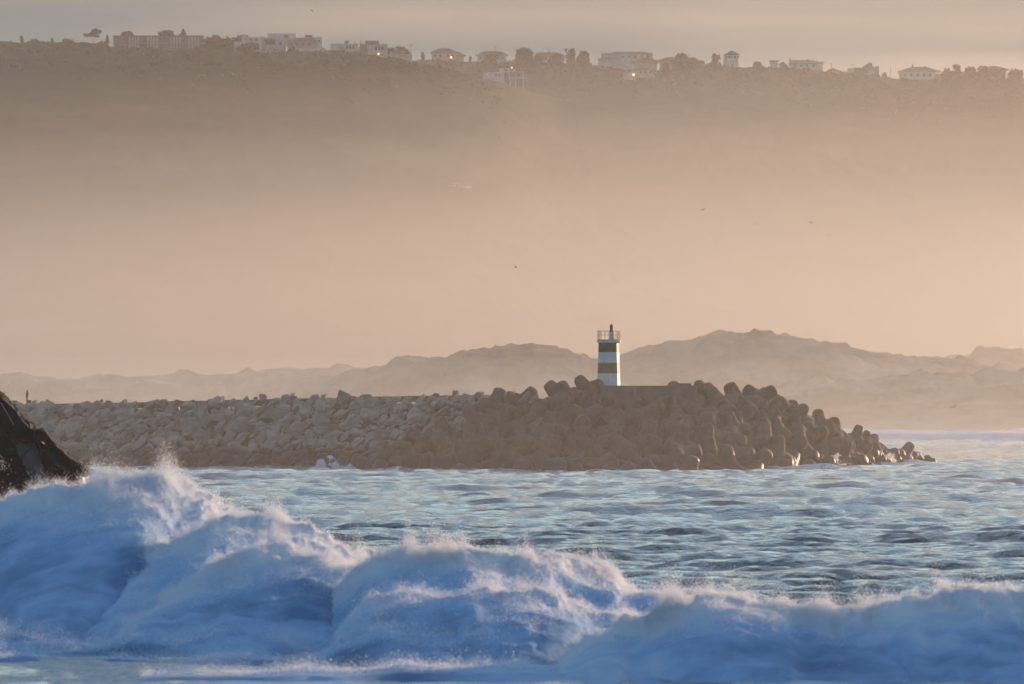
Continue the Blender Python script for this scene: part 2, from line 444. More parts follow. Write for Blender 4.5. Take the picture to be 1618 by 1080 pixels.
# ------------------------------------------------------------------ breakwater: core, cap, boulders
M['core'] = mat_noise('core', (0.035, 0.032, 0.03), (0.07, 0.065, 0.06), 0.4, 0.9, 5, spec=0.2)
M['concrete'] = mat_noise('concrete', (0.10, 0.09, 0.08), (0.17, 0.155, 0.14), 0.35, 0.9, 6, bump=0.15, bscale=3.0, spec=0.2)
def mat_rock(name, c1, c2, wet, tint):
    """boulder: pale dry stone above, stained dark with weed and wet below the splash line"""
    m, n, l, b = new_mat(name)
    tc = n.new('ShaderNodeTexCoord'); geo = n.new('ShaderNodeNewGeometry')
    t = n.new('ShaderNodeTexNoise'); t.inputs['Scale'].default_value = 0.9; t.inputs['Detail'].default_value = 8
    l.new(geo.outputs['Position'], t.inputs['Vector'])
    r = n.new('ShaderNodeValToRGB'); r.color_ramp.elements[0].position = 0.33; r.color_ramp.elements[1].position = 0.68
    r.color_ramp.elements[0].color = (*c1, 1); r.color_ramp.elements[1].color = (*c2, 1)
    l.new(t.outputs['Fac'], r.inputs['Fac'])
    oi = n.new('ShaderNodeObjectInfo')
    mr = n.new('ShaderNodeMapRange'); mr.inputs['To Min'].default_value = 1 - tint; mr.inputs['To Max'].default_value = 1 + tint
    l.new(oi.outputs['Random'], mr.inputs['Value'])
    mx = n.new('ShaderNodeMixRGB'); mx.blend_type = 'MULTIPLY'; mx.inputs['Fac'].default_value = 1
    l.new(r.outputs['Color'], mx.inputs['Color1']); l.new(mr.outputs[0], mx.inputs['Color2'])
    sp = n.new('ShaderNodeSeparateXYZ'); l.new(geo.outputs['Position'], sp.inputs[0])
    t3 = n.new('ShaderNodeTexNoise'); t3.inputs['Scale'].default_value = 0.25; t3.inputs['Detail'].default_value = 4
    l.new(geo.outputs['Position'], t3.inputs['Vector'])
    ad = n.new('ShaderNodeMath'); ad.operation = 'MULTIPLY_ADD'; ad.inputs[1].default_value = 2.4
    l.new(t3.outputs['Fac'], ad.inputs[0]); l.new(sp.outputs['Z'], ad.inputs[2])
    wr = n.new('ShaderNodeMapRange'); wr.interpolation_type = 'SMOOTHSTEP'
    wr.inputs['From Min'].default_value = wet; wr.inputs['From Max'].default_value = wet + 1.6
    wr.inputs['To Min'].default_value = 1.0; wr.inputs['To Max'].default_value = 0.0
    l.new(ad.outputs[0], wr.inputs['Value'])
    mw = n.new('ShaderNodeMixRGB'); mw.inputs['Color2'].default_value = (0.060, 0.043, 0.033, 1)
    l.new(wr.outputs[0], mw.inputs['Fac']); l.new(mx.outputs['Color'], mw.inputs['Color1'])
    l.new(mw.outputs['Color'], b.inputs['Base Color'])
    rr = n.new('ShaderNodeMapRange'); rr.inputs['To Min'].default_value = 0.85; rr.inputs['To Max'].default_value = 0.45
    l.new(wr.outputs[0], rr.inputs['Value']); l.new(rr.outputs[0], b.inputs['Roughness'])
    b.inputs['Specular IOR Level'].default_value = 0.35
    t2 = n.new('ShaderNodeTexNoise'); t2.inputs['Scale'].default_value = 5.0; t2.inputs['Detail'].default_value = 8
    l.new(tc.outputs['Object'], t2.inputs['Vector'])
    bp = n.new('ShaderNodeBump'); bp.inputs['Strength'].default_value = 0.5; bp.inputs['Distance'].default_value = 0.2
    l.new(t2.outputs['Fac'], bp.inputs['Height']); l.new(bp.outputs['Normal'], b.inputs['Normal'])
    return m
M['boulder'] = mat_rock('boulder', (0.20, 0.17, 0.14), (0.37, 0.32, 0.275), 3.0, 0.34)
M['tetrapod'] = mat_rock('tetrapod', (0.085, 0.056, 0.038), (0.165, 0.112, 0.078), 2.4, 0.25)

# crest line of the breakwater in plan: (column of the photo, distance, crest height)
BW = [(-260, 1182, 8.6), (-60, 1168, 8.6), (60, 1163, 8.75), (200, 1158, 8.95), (400, 1150, 9.35), (600, 1142, 9.75), (800, 1135, 10.05),
      (850, 1133, 10.2), (950, 1131, 10.45), (1050, 1132, 10.5), (1130, 1137, 10.6), (1200, 1146, 9.7), (1250, 1158, 8.4), (1300, 1172, 6.6), (1340, 1186, 4.8), (1390, 1205, 2.9), (1440, 1222, 1.2), (1490, 1238, -0.8)]
BWp = np.array([p[0] for p in BW], float); BWd = np.array([p[1] for p in BW], float); BWz = np.array([p[2] for p in BW], float)
def bw_crest(px):
    D = np.interp(px, BWp, BWd); z = np.interp(px, BWp, BWz)
    return D, z
def bw_slope(px):
    """horizontal run per metre of height of the seaward slope"""
    return np.interp(px, [-260, 560, 640, 950, 1200, 1500], [1.45, 1.6, 2.8, 2.9, 2.0, 1.6])
def bw_point(px, h):
    """a point on the seaward slope at column px (of the crest) and height h"""
    D, z = bw_crest(px)
    run = (z - h) * bw_slope(px)
    # downslope direction swings round the head
    ang = np.interp(px, [900, 1150, 1300, 1500], [0.0, 0.12, 0.35, 0.5])
    x = (px - 809.0) / FPX * D + np.sin(ang) * run
    return np.array([x, D - np.cos(ang) * run, h])

bw = empty('breakwater', (X(600, 1142), 1142, 0.0))
BWO = Vector(bw.location)
tag(bw, 'long stone breakwater of grey boulders reaching out to the small striped lighthouse', 'breakwater')
# core
pxs = np.linspace(-260, 1490, 240)
rows = []
for px in pxs:
    D, z = bw_crest(px)
    zz = max(z - 0.9, -1.5)
    prof = [bw_point(px, -3.0), bw_point(px, -0.5), bw_point(px, z * 0.3), bw_point(px, z * 0.65), bw_point(px, zz)]
    prof = [p + np.array([0, 0.9, -0.35]) for p in prof]
    x = (px - 809.0) / FPX * D
    prof += [np.array([x, D + 7.0, zz - 0.35]), np.array([x, D + 22.0, -3.0])]
    rows.append(prof)
V = np.array(rows).reshape(-1, 3)
V = V + 0.25 * np.stack([fbm(V / 2.5, 3), fbm(V / 2.5 + 40, 3), fbm(V / 2.5 + 80, 3)], -1)
V -= np.array(BWO)
me = mesh_np('core', V, grid_faces(len(pxs), 7)[:, ::-1], False)
link('core', me, M['core'], bw)

# cap of cast concrete slabs along the crest, each slab its own part
for a in range(-250, 830, 30):
    D0, z0 = bw_crest(a); D1, z1 = bw_crest(a + 29.2)
    x0, x1 = X(a, D0), X(a + 29.2, D1)
    j = random.uniform(-0.03, 0.03)
    t0, t1 = z0 - 0.12 + j, z1 - 0.12 + j
    vs = [(x0, D0+0.6, t0-0.8), (x1, D1+0.6, t1-0.8), (x1, D1+6.5, t1-0.8), (x0, D0+6.5, t0-0.8),
          (x0, D0+0.6, t0), (x1, D1+0.6, t1), (x1, D1+6.5, t1), (x0, D0+6.5, t0)]
    vs = [Vector(v) - BWO for v in vs]
    MB().poly(vs, [(0,3,2,1),(4,5,6,7),(0,1,5,4),(1,2,6,5),(2,3,7,6),(3,0,4,7)]).build('cap_slab', M['concrete'], bw, bevel=0.05)
# round platform of the head that carries the lighthouse
LHX, LHD = X(962, 1134), 1134.0
LZ = Z(608.5, 1134)
mb = MB()
mb.box(X(925, 1134), X(1100, 1134), 1130.5, 1141, LZ - 4.5, LZ - 0.04)
o = mb.build('head_platform', M['concrete'], bw, bevel=0.06)
for v in o.data.vertices: v.co -= BWO
mb = MB(); mb.box(X(1060, 1138), X(1092, 1138), 1136, 1139.0, LZ - 0.03, LZ + 0.30)
o = mb.build('parapet_block', M['concrete'], bw, bevel=0.05)
for v in o.data.vertices: v.co -= BWO

# boulder shapes: chipped convex blocks
def boulder_mesh(name, seed, sx, sy, sz):
    r = random.Random(seed)
    bm = bmesh.new()
    for _ in range(11):
        v = Vector((r.gauss(0, 1), r.gauss(0, 1), r.gauss(0, 1))).normalized()
        k = r.uniform(0.78, 1.0)
        v = Vector((max(-.72, min(.72, v.x)) * sx, max(-.66, min(.66, v.y)) * sy, max(-.62, min(.62, v.z)) * sz)) * k * 1.25
        bm.verts.new(v)
    h = bmesh.ops.convex_hull(bm, input=bm.verts)
    bmesh.ops.delete(bm, geom=[g for g in h['geom_interior'] if isinstance(g, bmesh.types.BMVert)], context='VERTS')
    bmesh.ops.dissolve_limit(bm, angle_limit=0.16, verts=bm.verts, edges=bm.edges)
    bmesh.ops.bevel(bm, geom=list(bm.edges), offset=0.06, segments=1, affect='EDGES')
    bmesh.ops.triangulate(bm, faces=bm.faces)
    bmesh.ops.recalc_face_normals(bm, faces=bm.faces)
    me = bpy.data.meshes.new(name); bm.to_mesh(me); bm.free()
    me.materials.append(M['boulder'])
    return me
BOULD = [boulder_mesh('boulder', 100 + k, random.uniform(0.95, 1.45), random.uniform(0.8, 1.1), random.uniform(0.6, 0.85)) for k in range(14)]

def boulder_pose(rs, small=False):
    # slabs lie on the slope, long axis leaning up to the right as the photo shows
    return Matrix.Rotation(rs.gauss(0, 0.5), 4, 'Z') @ Matrix.Rotation(rs.gauss(-0.42, 0.30), 4, 'Y') @ Matrix.Rotation(rs.gauss(0.5, 0.35), 4, 'X')

rs = random.Random(5)
spots = []
def rock_limit(px):   # lowest height at which boulders still show before the tetrapods take over
    return np.interp(px, [-260, 560, 640, 700, 780, 835], [-1.0, -1.0, 3.0, 5.2, 7.6, 9.8])
px = -60.0
cand = []
for row, h in enumerate(np.linspace(9.6, -0.8, 13)):
    px = -250.0 + rs.uniform(0, 20)
    while px < 850:
        D, zc = bw_crest(px)
        hh = h * zc / 9.6 + rs.uniform(-0.35, 0.35)
        hh = min(hh, zc - 0.62)
        if hh > rock_limit(px) - 0.6:
            cand.append((px, hh, row))
        px += rs.uniform(14, 23)
# the three hundred that show largest are parts of their own, the rest one joined mass
cand.sort(key=lambda c: -(c[1] - 0.004 * abs(c[0] - 400) - (50 if c[0] < -20 else 0)))
single = cand[:292]
rest = cand[292:]
for px, h, row in single:
    p = bw_point(px, h)
    s = rs.choice((rs.uniform(0.55, 0.9), rs.uniform(0.8, 1.2), rs.uniform(1.1, 1.5))) * (0.8 if row == 0 else 1.0)
    o = link('boulder', rs.choice(BOULD), None, bw)
    m = Matrix.Translation(Vector(p) - BWO + Vector((0, rs.uniform(-0.2, 0.3), rs.uniform(-0.1, 0.15)))) @ boulder_pose(rs) @ Matrix.Diagonal((s * rs.uniform(0.85, 1.3), s, s * rs.uniform(0.85, 1.15), 1))
    o.matrix_basis = m
vs, fs, nb = [], [], 0
def add_rest(p, s, mesh):
    global nb
    m = Matrix.Translation(Vector(p) - BWO) @ boulder_pose(rs) @ Matrix.Diagonal((s, s, s, 1))
    vs.extend([tuple(m @ v.co) for v in mesh.vertices])
    fs.extend([tuple(i + nb for i in f.vertices) for f in mesh.polygons]); nb += len(mesh.vertices)
for px, h, row in rest: add_rest(bw_point(px, h), rs.uniform(0.75, 1.2), rs.choice(BOULD))
for k in range(1300):      # small stones wedged in the joints
    px = rs.uniform(-250, 850); D, zc = bw_crest(px); h = rs.uniform(-0.8, zc - 0.4)
    if h > rock_limit(px) - 1.0:
        add_rest(bw_point(px, h) + np.array([0, rs.uniform(0.1, 0.6), -0.1]), rs.uniform(0.28, 0.55), rs.choice(BOULD))
me = bpy.data.meshes.new('wedged_stones'); me.from_pydata(vs, [], fs); me.update()
tag(link('wedged_stones', me, M['boulder'], bw), kind='stuff')
# a few stones left lying on the crest
for px, dz, s in ((416, 0.35, 0.62), (404, 0.15, 0.5), (462, 0.3, 0.55), (448, 0.1, 0.4), (512, 0.2, 0.45), (160, 0.25, 0.5), (720, 0.28, 0.5), (800, 0.3, 0.55)):
    D, zc = bw_crest(px)
    o = link('boulder', rs.choice(BOULD), None, bw)
    o.matrix_basis = Matrix.Translation(Vector((X(px, D + 1), D + 1, zc + dz * 0.6)) - BWO) @ boulder_pose(rs) @ Matrix.Diagonal((s, s, s, 1))

# ------------------------------------------------------------------ concrete tetrapods piled round the head
def tetrapod_mesh(name, seed):
    r = random.Random(seed)
    dirs = [Vector((0, 0, 1))] + [Vector((math.cos(a) * 0.943, math.sin(a) * 0.943, -0.333)) for a in (0.0, 2.0944, 4.18879)]
    bm = bmesh.new()
    n = 16
    for d in dirs:
        q = d.to_track_quat('Z', 'Y')
        prof = [(0.0, 0.98), (0.6, 0.93), (1.2, 0.83), (1.9, 0.72), (2.08, 0.67), (2.21, 0.54), (2.28, 0.32), (2.30, 0.0)]
        prev = None
        for z, rad in prof:
            ring = []
            if rad == 0.0:
                c = bm.verts.new(q @ Vector((0, 0, z)))
                for k in range(n): bm.faces.new((prev[k], prev[(k+1) % n], c))
                break
            for k in range(n):
                a = 2 * math.pi * k / n
                ring.append(bm.verts.new(q @ Vector((rad * math.cos(a), rad * math.sin(a), z))))
            if prev:
                for k in range(n): bm.faces.new((prev[k], prev[(k+1) % n], ring[(k+1) % n], ring[k]))
            prev = ring
    bmesh.ops.recalc_face_normals(bm, faces=bm.faces)
    for v in bm.verts:                       # worn, chipped concrete
        v.co += v.co.normalized() * (0.03 * (r.random() - 0.5))
    for f in bm.faces: f.smooth = True
    me = bpy.data.meshes.new(name); bm.to_mesh(me); bm.free()
    me.materials.append(M['tetrapod'])
    return me
TET = [tetrapod_mesh('tetrapod', 300 + k) for k in range(3)]
rs = random.Random(11)
tets = []
def put_tet(p, s, rot=None, label=None):
    o = link('tetrapod', rs.choice(TET), None)
    q = rot or Quaternion((rs.gauss(0, 1), rs.gauss(0, 1), rs.gauss(0, 1), rs.gauss(0, 1))).normalized().to_matrix().to_4x4()
    o.matrix_basis = Matrix.Translation(Vector(p)) @ q @ Matrix.Diagonal((s, s, s, 1))
    tets.append((o, label))
    return o
# silhouette ones: (column, row of the tip, distance) placed so an arm stands up at the skyline
def upright(tilt):
    tilt = tilt * 1.2 + rs.choice((-1, 1)) * rs.uniform(0.35, 0.75)
    return Matrix.Rotation(tilt, 4, 'Y') @ Matrix.Rotation(rs.gauss(0.35, 0.25), 4, 'X') @ Matrix.Rotation(rs.uniform(0, 6.28), 4, 'Z')
SKY_T = [(843,611,0.1,1131),(866,601,-0.25,1131),(886,600,0.2,1130),(914,593,0.05,1130),(938,602,0.5,1130),
         (1066,611,-0.15,1135),(1087,602,0.1,1136),(1106,612,0.9,1137),(1122,601,0.3,1137),(1152,603,0.1,1140),(1178,608,-0.2,1142),
         (1190,612,0.4,1142),(1212,612,0.2,1147),(1232,622,0.15,1152),(1251,632,0.3,1156),(1268,650,0.7,1161),(1292,645,0.25,1166),
         (1318,659,0.3,1174),(1336,672,1.0,1180),(1371,680,0.1,1190),(1352,690,0.8,1190),(1390,703,0.9,1205),(1412,710,1.0,1212),(1432,714,1.2,1220),(1455,721,1.3,1228),(1470,724,1.4,1236)]
for i, (px, py, tilt, D) in enumerate(SKY_T):
    s = rs.uniform(1.05, 1.3)
    if D > 1187: s = 0.75
    rot = upright(tilt)
    top = P(px, py, D)
    ax = (rot.to_3x3() @ Vector((0, 0, 1)))
    c = top - ax * (2.15 * s) - Vector((0, 0, 0.30 * s))
    dirs = [rot.to_3x3() @ Vector(d) for d in ((0, 0, 1), (0.943, 0, -0.333), (-0.4715, 0.8167, -0.333), (-0.4715, -0.8167, -0.333))]
    hi = max(c.z + d.z * 2.15 * s + 0.62 * s * math.sqrt(max(0.0, 1 - d.z * d.z)) for d in dirs)
    c.z -= max(0.0, hi - top.z - 0.1)
    put_tet(c, s, rot, 'SKY%d' % i)
# the slope
for row, f in enumerate(np.linspace(0.90, 0.0, 7)):
    px = 560.0 + rs.uniform(0, 20); nth = 0
    while px < 1450:
        D, zc = bw_crest(px)
        if zc > 1.0:
            h = f * zc * 0.97 - 0.9
            lim = rock_limit(px) if px < 850 else 99
            if h < lim + 0.3:
                p = bw_point(px, h) + np.array([rs.uniform(-0.7, 0.7), rs.uniform(-0.5, 0.4), rs.uniform(-0.4, 0.3)])
                put_tet(p, rs.uniform(1.05, 1.32) * (0.75 if px > 1330 else 1), None, (row, nth)); nth += 1
        px += rs.uniform(36, 50)
# lowest ones standing in the water at the left end of the pile
for px, D, h, lab in ((582, 1090, 0.5, 'leftmost tetrapod of the pile, beside the white splash'), (603, 1086, 1.2, 'tetrapod with raised arm second from the left end of the pile'), (624, 1086, 0.2, 'tetrapod low in the water third from the left end of the pile'),
        (647, 1085, 1.4, 'tetrapod with raised arm fourth from the left end of the pile'), (594, 1083, -0.8, 'nearly drowned tetrapod at the left end of the pile'), (672, 1085, 0.0, 'tetrapod low in the water fifth from the left end of the pile')):
    put_tet(np.array([X(px, D), D, h]), 1.12, None, lab)
# ------------------------------------------------------------------ tetrapod labels
TG = 'concrete tetrapods piled round the breakwater head'
sky_lab = ['small rounded tetrapod tip at the joint of boulder wall and tetrapod pile', 'second tetrapod on the skyline from the boulder wall, leaning toward it',
  'tetrapod with blunt upright arm, third from the boulder wall along the skyline', 'highest tetrapod on the skyline just left of the lighthouse',
  'tetrapod tucked right against the foot of the lighthouse platform on its left', 'first tetrapod rising above the platform right of the lighthouse',
  'rounded tetrapod arm forming the highest bump right of the lighthouse', 'flat lying tetrapod arm right behind the highest bump right of the lighthouse',
  'low tetrapod beside the flat lying arm on the skyline right of the lighthouse', 'rounded tetrapod standing alone where the skyline begins to fall right of the lighthouse',
  'tetrapod leaning left on the falling skyline, catching sun on its edge', 'tetrapod leaning right in the middle of the falling skyline',
  'blunt square-topped tetrapod arm on the falling skyline of the head', 'tetrapod one step down from the blunt square-topped arm on the skyline',
  'pointed tetrapod two steps down from the blunt square-topped arm on the skyline', 'tetrapod lying flat in the notch of the falling skyline',
  'tetrapod with brightly sunlit right side above the notch of the skyline', 'tall leaning tetrapod near the outer end of the pile',
  'tetrapod arm lying down the outer slope below the tall leaning one', 'lone upright tetrapod stub standing against the surf at the outer end',
  'tetrapod lying left of the lone upright stub at the outer end', 'first dark tetrapod lying low beyond the lone upright stub',
  'second dark tetrapod lying low beyond the lone upright stub', 'third dark tetrapod lying low beyond the lone upright stub',
  'small dark tetrapod next to last at the seaward tip', 'last small dark tetrapod at the seaward tip, half awash']
def to_px(p):
    return 809.0 + p[0] / p[1] * FPX, HZ - (p[2] - HC) / p[1] * FPX
ORD = 'first second third fourth fifth sixth seventh eighth ninth tenth eleventh twelfth thirteenth fourteenth fifteenth sixteenth seventeenth eighteenth nineteenth twentieth twenty-first twenty-second twenty-third twenty-fourth twenty-fifth twenty-sixth'.split()
ROWS = ['top row under the skyline', 'second row from the top', 'third row from the top', 'middle row', 'third row above the water', 'second row above the water', 'bottom row at the waterline']
for o, lab in tets:
    if isinstance(lab, tuple): t = 'brown concrete tetrapod, %s from the left in the %s' % (ORD[lab[1]], ROWS[lab[0]])
    elif lab.startswith('SKY'): t = sky_lab[int(lab[3:])]
    else: t = lab
    tag(o, t, 'tetrapod', TG)

# ------------------------------------------------------------------ lighthouse
M['white_paint'] = mat_noise('white_paint', (0.66, 0.66, 0.66), (0.80, 0.80, 0.79), 1.2, 0.6, 6, bump=0.05, spec=0.4)
M['green_paint'] = mat_noise('green_paint', (0.075, 0.088, 0.022), (0.125, 0.135, 0.042), 1.0, 0.6, 6, bump=0.05, spec=0.4)
def weathered(m, c, fac):
    """salt and rust runs down the paint"""
    n, l = m.node_tree.nodes, m.node_tree.links
    b = n['Principled BSDF']; src = b.inputs['Base Color'].links[0].from_socket
    tc = n.new('ShaderNodeTexCoord'); mp = n.new('ShaderNodeMapping'); mp.inputs['Scale'].default_value = (3.2, 3.2, 0.35)
    t = n.new('ShaderNodeTexNoise'); t.inputs['Scale'].default_value = 1.6; t.inputs['Detail'].default_value = 6
    l.new(tc.outputs['Object'], mp.inputs[0]); l.new(mp.outputs[0], t.inputs['Vector'])
    r = n.new('ShaderNodeMapRange'); r.inputs['From Min'].default_value = 0.52; r.inputs['From Max'].default_value = 0.75; r.inputs['To Max'].default_value = fac
    l.new(t.outputs['Fac'], r.inputs['Value'])
    mx = n.new('ShaderNodeMixRGB'); mx.inputs['Color2'].default_value = (*c, 1)
    l.new(r.outputs[0], mx.inputs['Fac']); l.new(src, mx.inputs['Color1']); l.new(mx.outputs['Color'], b.inputs['Base Color'])
weathered(M['white_paint'], (0.36, 0.30, 0.24), 0.55); weathered(M['green_paint'], (0.20, 0.17, 0.11), 0.5)
M['dark_metal'] = mat_plain('dark_metal', (0.05, 0.07, 0.065), 0.5, 0.3)
M['rail'] = mat_plain('rail', (0.22, 0.14, 0.10), 0.6, 0.2)
M['lens'] = mat_plain('lens', (0.05, 0.10, 0.07), 0.1, spec=0.8)
lh = empty('lighthouse', (LHX, LHD, LZ - 0.04), math.radians(-9.0))
tag(lh, 'small square lighthouse with white and green bands and railed gallery', 'lighthouse')
u = LHD / FPX                      # metres per pixel there
Hb = 68.0 * u                      # shaft height up to the gallery
hw0, hw1 = 16.2 * u, 14.2 * u      # half widths at foot and under the gallery
def half(z): return hw0 + (hw1 - hw0) * z / Hb
def band(name, z0, z1, mat, extra=0.0):
    mb = MB(); mb.frustum(0, 0, z0, z1, half(z0) + extra, half(z0) + extra, half(z1) + extra, half(z1) + extra)
    return mb.build(name, mat, lh, bevel=0.03)
e1, e2, e3 = 19.5 * u, 36.0 * u, 53.0 * u
band('white_band', 0.0, e1, M['white_paint'])
band('green_band', e1, e2, M['green_paint'], 0.006)
band('white_band', e2, e3, M['white_paint'])
band('green_band', e3, Hb - 0.02, M['green_paint'], 0.006)
mb = MB(); mb.box(-17.2*u, 17.2*u, -17.2*u, 17.2*u, Hb - 0.02, Hb + 0.28); gal = mb.build('gallery', M['white_paint'], lh, bevel=0.03)
mb = MB(); mb.box(-15.6*u, 15.6*u, -15.6*u, 15.6*u, Hb + 0.28, Hb + 0.40); mb.build('gallery_floor', M['dark_metal'], gal)
rw = 15.8 * u; rz0, rz1 = Hb + 0.28, Hb + 0.28 + 15.0 * u
rl = empty('railing', (0, 0, 0)); rl.parent = lh
for zr in (rz1, (rz0 + rz1) / 2 + 0.1):
    mb = MB(); mb.tube([(-rw,-rw,zr),(rw,-rw,zr),(rw,rw,zr),(-rw,rw,zr),(-rw,-rw,zr)], 0.028 if zr == rz1 else 0.016, 6); mb.build('rail', M['rail'], rl)
for i in range(6):
    t = -rw + 2 * rw * i / 5
    for (x, y) in ((t, -rw), (t, rw)) + (((-rw, t), (rw, t)) if 0 < i < 5 else ()):
        mb = MB(); mb.tube([(x, y, rz0), (x, y, rz1)], 0.022, 6); mb.build('post', M['rail'], rl)
mb = MB(); mb.rings([(3.7*u, Hb + 0.4), (3.5*u, Hb + 0.4 + 12.5*u)], 14, 0.35, 0); mb.build('lantern_pedestal', M['white_paint'], lh)
zl = Hb + 0.4 + 12.5 * u
mb = MB(); mb.rings([(3.3*u, zl), (3.3*u, zl + 0.1), (2.3*u, zl + 0.12), (2.3*u, zl + 0.55), (3.1*u, zl + 0.57), (3.2*u, zl + 0.66), (2.6*u, zl + 0.84), (1.2*u, zl + 0.98), (0.5*u, zl + 1.06)], 14, 0.35, 0)
lan = mb.build('lantern', M['dark_metal'], lh)
mb = MB(); mb.rings([(2.42*u, zl + 0.16), (2.42*u, zl + 0.5)], 14, 0.35, 0); mb.build('lens', M['lens'], lan)
mb = MB(); mb.box(-0.42, 0.42, half(0) - 0.02, half(0) + 0.05, 0.0, 1.95); d = mb.build('door', M['dark_metal'], lh)   # on the landward side
mb = MB(); mb.box(0.25, 0.32, half(0) + 0.05, half(0) + 0.11, 0.95, 1.05); mb.build('handle', M['rail'], d)
mb = MB(); mb.rings([(0.14, 0), (0.17, 0.12), (0.15, 0.26), (0.05, 0.32)], 10, 17.6*u + 0.1, -15.0*u)
o = mb.build('navigation_lamp', M['white_paint'], lh); o.location.z = Hb + 0.0

# ------------------------------------------------------------------ person on the breakwater, with a bag
M['jacket'] = mat_noise('jacket', (0.02, 0.022, 0.03), (0.04, 0.042, 0.05), 3.0, 0.9, 4)
M['trousers'] = mat_noise('trousers', (0.05, 0.045, 0.045), (0.08, 0.07, 0.07), 3.0, 0.9, 4)
M['skin'] = mat_plain('skin', (0.42, 0.26, 0.19), 0.6)
M['hair'] = mat_plain('hair', (0.03, 0.022, 0.018), 0.8)
M['bag'] = mat_noise('bag', (0.025, 0.022, 0.022), (0.05, 0.045, 0.04), 4.0, 0.85, 4)
def skin_mesh(name, pts, edges, rad, mat, root, parent=None, sub=2):
    me = bpy.data.meshes.new(name)
    me.from_pydata([tuple(p) for p in pts], edges, [])
    o = link(name, me, None, parent)
    m = o.modifiers.new('skin', 'SKIN'); m.use_smooth_shade = True
    s = o.modifiers.new('sub', 'SUBSURF'); s.levels = sub; s.render_levels = sub
    for i, v in enumerate(me.skin_vertices[0].data):
        r = rad[i]; v.radius = r if isinstance(r, tuple) else (r, r); v.use_root = (i == root)
    me.materials.append(mat)
    return o
D, zc = bw_crest(42)
person = empty('person', (X(43, D + 3), D + 3, zc - 0.12), math.radians(-60))
tag(person, 'person in dark jacket standing on the breakwater crest, looking out to sea', 'person')
k = 1.06
pts = [Vector(p) * k for p in [(0,0,0.95),(0,0.01,1.12),(0,0.0,1.32),(0,0.0,1.45),(0,-0.01,1.53),(0,-0.02,1.60),(0,-0.025,1.70),
       (0.10,0,0.90),(0.11,-0.01,0.50),(0.11,0.02,0.09),(0.12,-0.14,0.03),(-0.10,0,0.90),(-0.12,-0.03,0.50),(-0.12,0.0,0.09),(-0.13,-0.16,0.03),
       (0.19,0.0,1.41),(0.24,0.02,1.14),(0.20,-0.14,0.98),(0.16,-0.20,1.00),(-0.19,0.0,1.41),(-0.25,0.03,1.14),(-0.21,-0.10,0.95),(-0.17,-0.16,0.96)]]
edges = [(0,1),(1,2),(2,3),(3,4),(4,5),(5,6),(0,7),(7,8),(8,9),(9,10),(0,11),(11,12),(12,13),(13,14),(3,15),(15,16),(16,17),(17,18),(3,19),(19,20),(20,21),(21,22)]
rad = [(0.16,0.12),(0.145,0.11),(0.18,0.125),(0.13,0.09),0.055,(0.085,0.10),(0.075,0.09),0.095,0.065,0.048,0.04,0.095,0.065,0.048,0.04,0.07,0.052,0.04,0.03,0.07,0.052,0.04,0.03]
body = skin_mesh('body', pts, edges, rad, M['trousers'], 0, person)
def shell(name, pts, edges, rad, mat, root): return skin_mesh(name, pts, edges, rad, mat, root, person)
jp = [Vector(p) * k for p in [(0,0,0.88),(0,0.01,1.10),(0,0,1.32),(0,0,1.47),(0.20,0,1.42),(0.255,0.02,1.14),(0.21,-0.13,1.0),(-0.20,0,1.42),(-0.265,0.03,1.14),(-0.22,-0.09,0.98)]]
shell('jacket', jp, [(0,1),(1,2),(2,3),(3,4),(4,5),(5,6),(3,7),(7,8),(8,9)], [(0.20,0.16),(0.175,0.14),(0.205,0.15),(0.14,0.11),0.085,0.068,0.055,0.085,0.068,0.055], M['jacket'], 1)
hp = [Vector(p) * k for p in [(0,0.02,1.60),(0,0.02,1.69),(0,-0.0,1.75)]]
shell('hair', hp, [(0,1),(1,2)], [(0.09,0.09),(0.095,0.11),(0.06,0.075)], M['hair'], 1)
fp = [Vector(p) * k for p in [(0,-0.075,1.575),(0,-0.09,1.63),(0,-0.085,1.68)]]
shell('face', fp, [(0,1),(1,2)], [(0.045,0.03),(0.06,0.04),(0.055,0.03)], M['skin'], 1)
bag = empty('backpack', (X(46.3, D + 2.6), D + 2.6, zc - 0.12), 0.4)
tag(bag, 'dark round backpack set down at the feet of the standing person', 'backpack')
skin_mesh('bag_body', [(0,0,0.14),(0,0.02,0.32),(0,0.02,0.44)], [(0,1),(1,2)], [(0.24,0.17),(0.25,0.18),(0.14,0.11)], M['bag'], 1, bag)
mb = MB(); mb.tube([(-0.10,-0.16,0.12),(-0.12,-0.24,0.25),(-0.09,-0.14,0.42)], 0.02, 6); mb.build('strap', M['bag'], bag)
mb = MB(); mb.tube([(0.10,-0.16,0.12),(0.12,-0.24,0.25),(0.09,-0.14,0.42)], 0.02, 6); mb.build('strap', M['bag'], bag)

